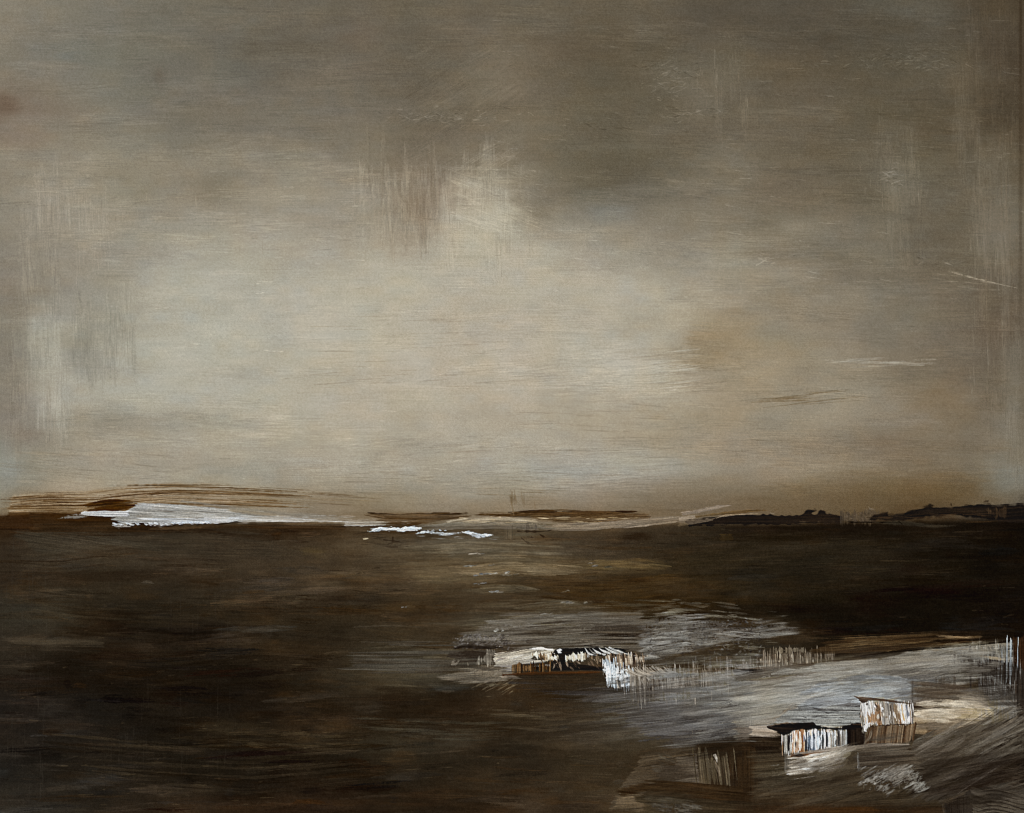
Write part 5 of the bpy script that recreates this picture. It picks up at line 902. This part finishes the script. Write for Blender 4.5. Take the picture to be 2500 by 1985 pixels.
def paint_material(name, rough, spec, weave, tooth):
    m, N, K, b = new_mat(name)
    at = N.new('ShaderNodeAttribute'); at.attribute_name = 'pigment'
    gl = N.new('ShaderNodeAttribute'); gl.attribute_name = 'gloss'
    tc = N.new('ShaderNodeTexCoord')
    # canvas weave: two crossed thread waves, as bump
    mp = N.new('ShaderNodeMapping'); K.new(tc.outputs['Object'], mp.inputs['Vector'])
    waves = []
    for d in ('X', 'Z'):
        w = N.new('ShaderNodeTexWave'); w.bands_direction = d; w.inputs['Scale'].default_value = 130.
        w.inputs['Distortion'].default_value = 1.2; w.inputs['Detail'].default_value = 1.; w.inputs['Detail Scale'].default_value = .6
        K.new(mp.outputs['Vector'], w.inputs['Vector']); waves.append(w)
    mul = N.new('ShaderNodeMath'); mul.operation = 'MULTIPLY'
    K.new(waves[0].outputs['Fac'], mul.inputs[0]); K.new(waves[1].outputs['Fac'], mul.inputs[1])
    nz = N.new('ShaderNodeTexNoise'); nz.inputs['Scale'].default_value = 900.; nz.inputs['Detail'].default_value = 3.
    K.new(tc.outputs['Object'], nz.inputs['Vector'])
    b1 = N.new('ShaderNodeBump'); b1.inputs['Strength'].default_value = weave; b1.inputs['Distance'].default_value = .00025
    b2 = N.new('ShaderNodeBump'); b2.inputs['Strength'].default_value = tooth; b2.inputs['Distance'].default_value = .0003
    K.new(mul.outputs[0], b1.inputs['Height']); K.new(nz.outputs['Fac'], b2.inputs['Height'])
    K.new(b1.outputs['Normal'], b2.inputs['Normal']); K.new(b2.outputs['Normal'], b.inputs['Normal'])
    # uneven pigment grain
    n2 = N.new('ShaderNodeTexNoise'); n2.inputs['Scale'].default_value = 1400.; n2.inputs['Detail'].default_value = 2.
    K.new(tc.outputs['Object'], n2.inputs['Vector'])
    mr = N.new('ShaderNodeMapRange'); mr.inputs['From Min'].default_value = .3; mr.inputs['From Max'].default_value = .7
    mr.inputs['To Min'].default_value = .86; mr.inputs['To Max'].default_value = 1.14
    K.new(n2.outputs['Fac'], mr.inputs['Value'])
    vm = N.new('ShaderNodeVectorMath'); vm.operation = 'SCALE'
    K.new(at.outputs['Color'], vm.inputs[0]); K.new(mr.outputs['Result'], vm.inputs['Scale'])
    K.new(vm.outputs['Vector'], b.inputs['Base Color'])
    r = N.new('ShaderNodeMath'); r.operation = 'MULTIPLY_ADD'; r.inputs[1].default_value = -.35; r.inputs[2].default_value = rough
    K.new(gl.outputs['Fac'], r.inputs[0]); K.new(r.outputs[0], b.inputs['Roughness'])
    s = N.new('ShaderNodeMath'); s.operation = 'MULTIPLY_ADD'; s.inputs[1].default_value = .35; s.inputs[2].default_value = spec
    K.new(gl.outputs['Fac'], s.inputs[0]); K.new(s.outputs[0], b.inputs['Specular IOR Level'])
    return m

def plain_material(name, base, base2, scale, rough=.8, bump=.2):
    m, N, K, b = new_mat(name)
    tc = N.new('ShaderNodeTexCoord'); nz = N.new('ShaderNodeTexNoise')
    nz.inputs['Scale'].default_value = scale; nz.inputs['Detail'].default_value = 6.
    K.new(tc.outputs['Object'], nz.inputs['Vector'])
    rp = N.new('ShaderNodeValToRGB'); rp.color_ramp.elements[0].position = .3; rp.color_ramp.elements[1].position = .7
    rp.color_ramp.elements[0].color = (*base, 1); rp.color_ramp.elements[1].color = (*base2, 1)
    K.new(nz.outputs['Fac'], rp.inputs['Fac']); K.new(rp.outputs['Color'], b.inputs['Base Color'])
    bp = N.new('ShaderNodeBump'); bp.inputs['Strength'].default_value = bump; bp.inputs['Distance'].default_value = .002
    K.new(nz.outputs['Fac'], bp.inputs['Height']); K.new(bp.outputs['Normal'], b.inputs['Normal'])
    b.inputs['Roughness'].default_value = rough; b.inputs['Specular IOR Level'].default_value = .2
    return m

def box(name, x0, x1, y0, y1, z0, z1, mat, parent=None, bev=0.):
    import bmesh
    bm = bmesh.new(); bmesh.ops.create_cube(bm, size=1)
    for v in bm.verts:
        v.co = Vector(((x0+x1)/2+v.co.x*(x1-x0), (y0+y1)/2+v.co.y*(y1-y0), (z0+z1)/2+v.co.z*(z1-z0)))
    if bev: bmesh.ops.bevel(bm, geom=list(bm.edges), offset=bev, segments=3, affect='EDGES', profile=.5)
    me = bpy.data.meshes.new(name); bm.to_mesh(me); bm.free(); me.materials.append(mat)
    return link(name, me, parent)

def build():
    paint()
    lin = np.where(C <= .04045, C/12.92, ((C+.055)/1.055)**2.4)
    alb = np.clip((lin-np.array(KS))/np.array(KG), .0008, .9).astype(np.float32)
    root = link('landscape_painting', None)
    root.location = (0, 0, ZC)
    tag(root, 'unframed oil landscape on canvas, overcast taupe sky over a dark moor with thick white strokes', 'painting')
    thin = paint_material('thin_oil_paint', .6, .03, .10, .3)
    thick = paint_material('thick_oil_paint', .5, .06, .04, .2)
    px = ((gx-CW/2)*U).astype(np.float32); pz = ((CH/2-gy)*U).astype(np.float32)
    PX, PZ = np.meshgrid(px, pz)
    PY = -(.0006+D*U*RELIEF)
    # the paint film rolls over the edges of the canvas
    e = np.minimum.reduce([PX-px[0], px[-1]-PX, PZ-pz[-1], pz[0]-PZ])
    PY = PY+.0035*np.clip(1-e/.0022, 0, 1)**2
    co = np.stack([PX, PY, PZ], -1).reshape(-1, 3).astype(np.float32)
    ca = np.concatenate([alb, np.ones((H, W, 1), np.float32)], -1).reshape(-1, 4)
    ga = GL.reshape(-1)
    Lf = L[:-1, :-1].reshape(-1)
    idx = np.arange(H*W, dtype=np.int64).reshape(H, W)
    q = np.stack([idx[:-1, :-1], idx[1:, :-1], idx[1:, 1:], idx[:-1, 1:]], -1).reshape(-1, 4)
    objs = {}
    order = [i for i in sorted(PARTS) if PARTS[i][2] is None]+[i for i in sorted(PARTS) if PARTS[i][2] is not None]
    for i in order:
        name, label, par = PARTS[i]
        f = q[Lf == i]
        me = bpy.data.meshes.new(name)
        if len(f):
            used = np.zeros(H*W, bool); used[f.reshape(-1)] = True
            remap = np.cumsum(used)-1; f = remap[f]
            me.vertices.add(int(used.sum())); me.vertices.foreach_set('co', co[used].reshape(-1))
            me.loops.add(f.size); me.loops.foreach_set('vertex_index', f.reshape(-1).astype(np.int32))
            me.polygons.add(len(f)); me.polygons.foreach_set('loop_start', np.arange(0, f.size, 4, dtype=np.int32))
            me.polygons.foreach_set('use_smooth', np.ones(len(f), bool))
            a = me.attributes.new('pigment', 'FLOAT_COLOR', 'POINT'); a.data.foreach_set('color', ca[used].reshape(-1))
            a = me.attributes.new('gloss', 'FLOAT', 'POINT'); a.data.foreach_set('value', ga[used])
            me.update(calc_edges=True)
        me.materials.append(thin if name in ('painted_sky', 'painted_land', 'painted_mud_flat', 'painted_water', 'painted_bank', 'painted_hill') else thick)
        o = link(name, me, objs[par] if par else root)
        tag(o, label, kind='stuff' if name == 'painted_sparkle' else None); objs[i] = o
    # the canvas on its stretcher
    cloth = plain_material('primed_canvas', (.30, .26, .20), (.36, .32, .26), 90., .85, .3)
    wood = plain_material('pine_wood', (.42, .27, .14), (.52, .36, .2), 14., .6, .1)
    hx = px[-1]; hz = pz[0]
    box('canvas', px[0]+.0003, hx-.0003, .0007, .0030, pz[-1]+.0003, hz-.0003, cloth, root)
    st = []
    for (x0, x1, z0, z1) in [(px[0]+.001, hx-.001, hz-.046, hz-.001), (px[0]+.001, hx-.001, pz[-1]+.001, pz[-1]+.046),
                             (px[0]+.001, px[0]+.046, pz[-1]+.0465, hz-.0465), (hx-.046, hx-.001, pz[-1]+.0465, hz-.0465)]:
        box('stretcher_bar', x0, x1, .0033, .036, z0, z1, wood, root, .002)
    # the room's wall and floor
    wall = plain_material('wall_plaster', (.50, .47, .43), (.55, .52, .48), 5., .9, .05)
    tag(box('wall', -4, 4, .040, .24, 0, 3.4, wall), 'plain warm grey plaster wall the painting hangs on', kind='structure')
    fl = plain_material('floor_concrete', (.10, .09, .08), (.14, .13, .115), 2.5, .7, .1)
    tag(box('floor', -60, 60, -60, 60, -.2, -.001, fl), 'dark concrete floor', kind='structure')

    # daylight, soft, from the upper left in front of the picture
    w = bpy.data.worlds.new('World'); sc.world = w; w.use_nodes = True
    N = w.node_tree.nodes; K = w.node_tree.links
    sky = N.new('ShaderNodeTexSky'); sky.sky_type = 'NISHITA'; sky.sun_disc = False
    el = math.radians(46); az = math.radians(180+52)        # clockwise from +Y: from the front left
    sky.sun_elevation = el; sky.sun_rotation = az; sky.dust_density = 3.; sky.air_density = 1.
    K.new(sky.outputs['Color'], N['Background'].inputs['Color']); N['Background'].inputs['Strength'].default_value = .05
    sd = Vector((math.sin(az)*math.cos(el), math.cos(az)*math.cos(el), math.sin(el)))
    ld = bpy.data.lights.new('sun', 'SUN'); ld.energy = 1.5; ld.angle = math.radians(10); ld.color = (1., .95, .87)
    lo = bpy.data.objects.new('sun', ld); col.objects.link(lo); lo.location = sd*6
    lo.rotation_euler = sd.to_track_quat('Z', 'Y').to_euler()
    cd = bpy.data.cameras.new('camera'); cam = bpy.data.objects.new('camera', cd); col.objects.link(cam)
    cd.sensor_width = 36; cd.lens = 85; cd.clip_end = 500; cd.clip_start = .05
    dist = CW*U*85/36.
    cam.location = (0, -dist-.0006, ZC); cam.rotation_euler = (math.pi/2, 0, 0)
    sc.camera = cam
    sc.cycles.filter_width = 1.1
    sc.view_settings.view_transform = 'Standard'; sc.view_settings.look = 'None'
    sc.view_settings.gamma = 1.; sc.view_settings.exposure = EXPO; sc.view_settings.use_curve_mapping = False
RELIEF = .5
EXPO = 1.3
build()
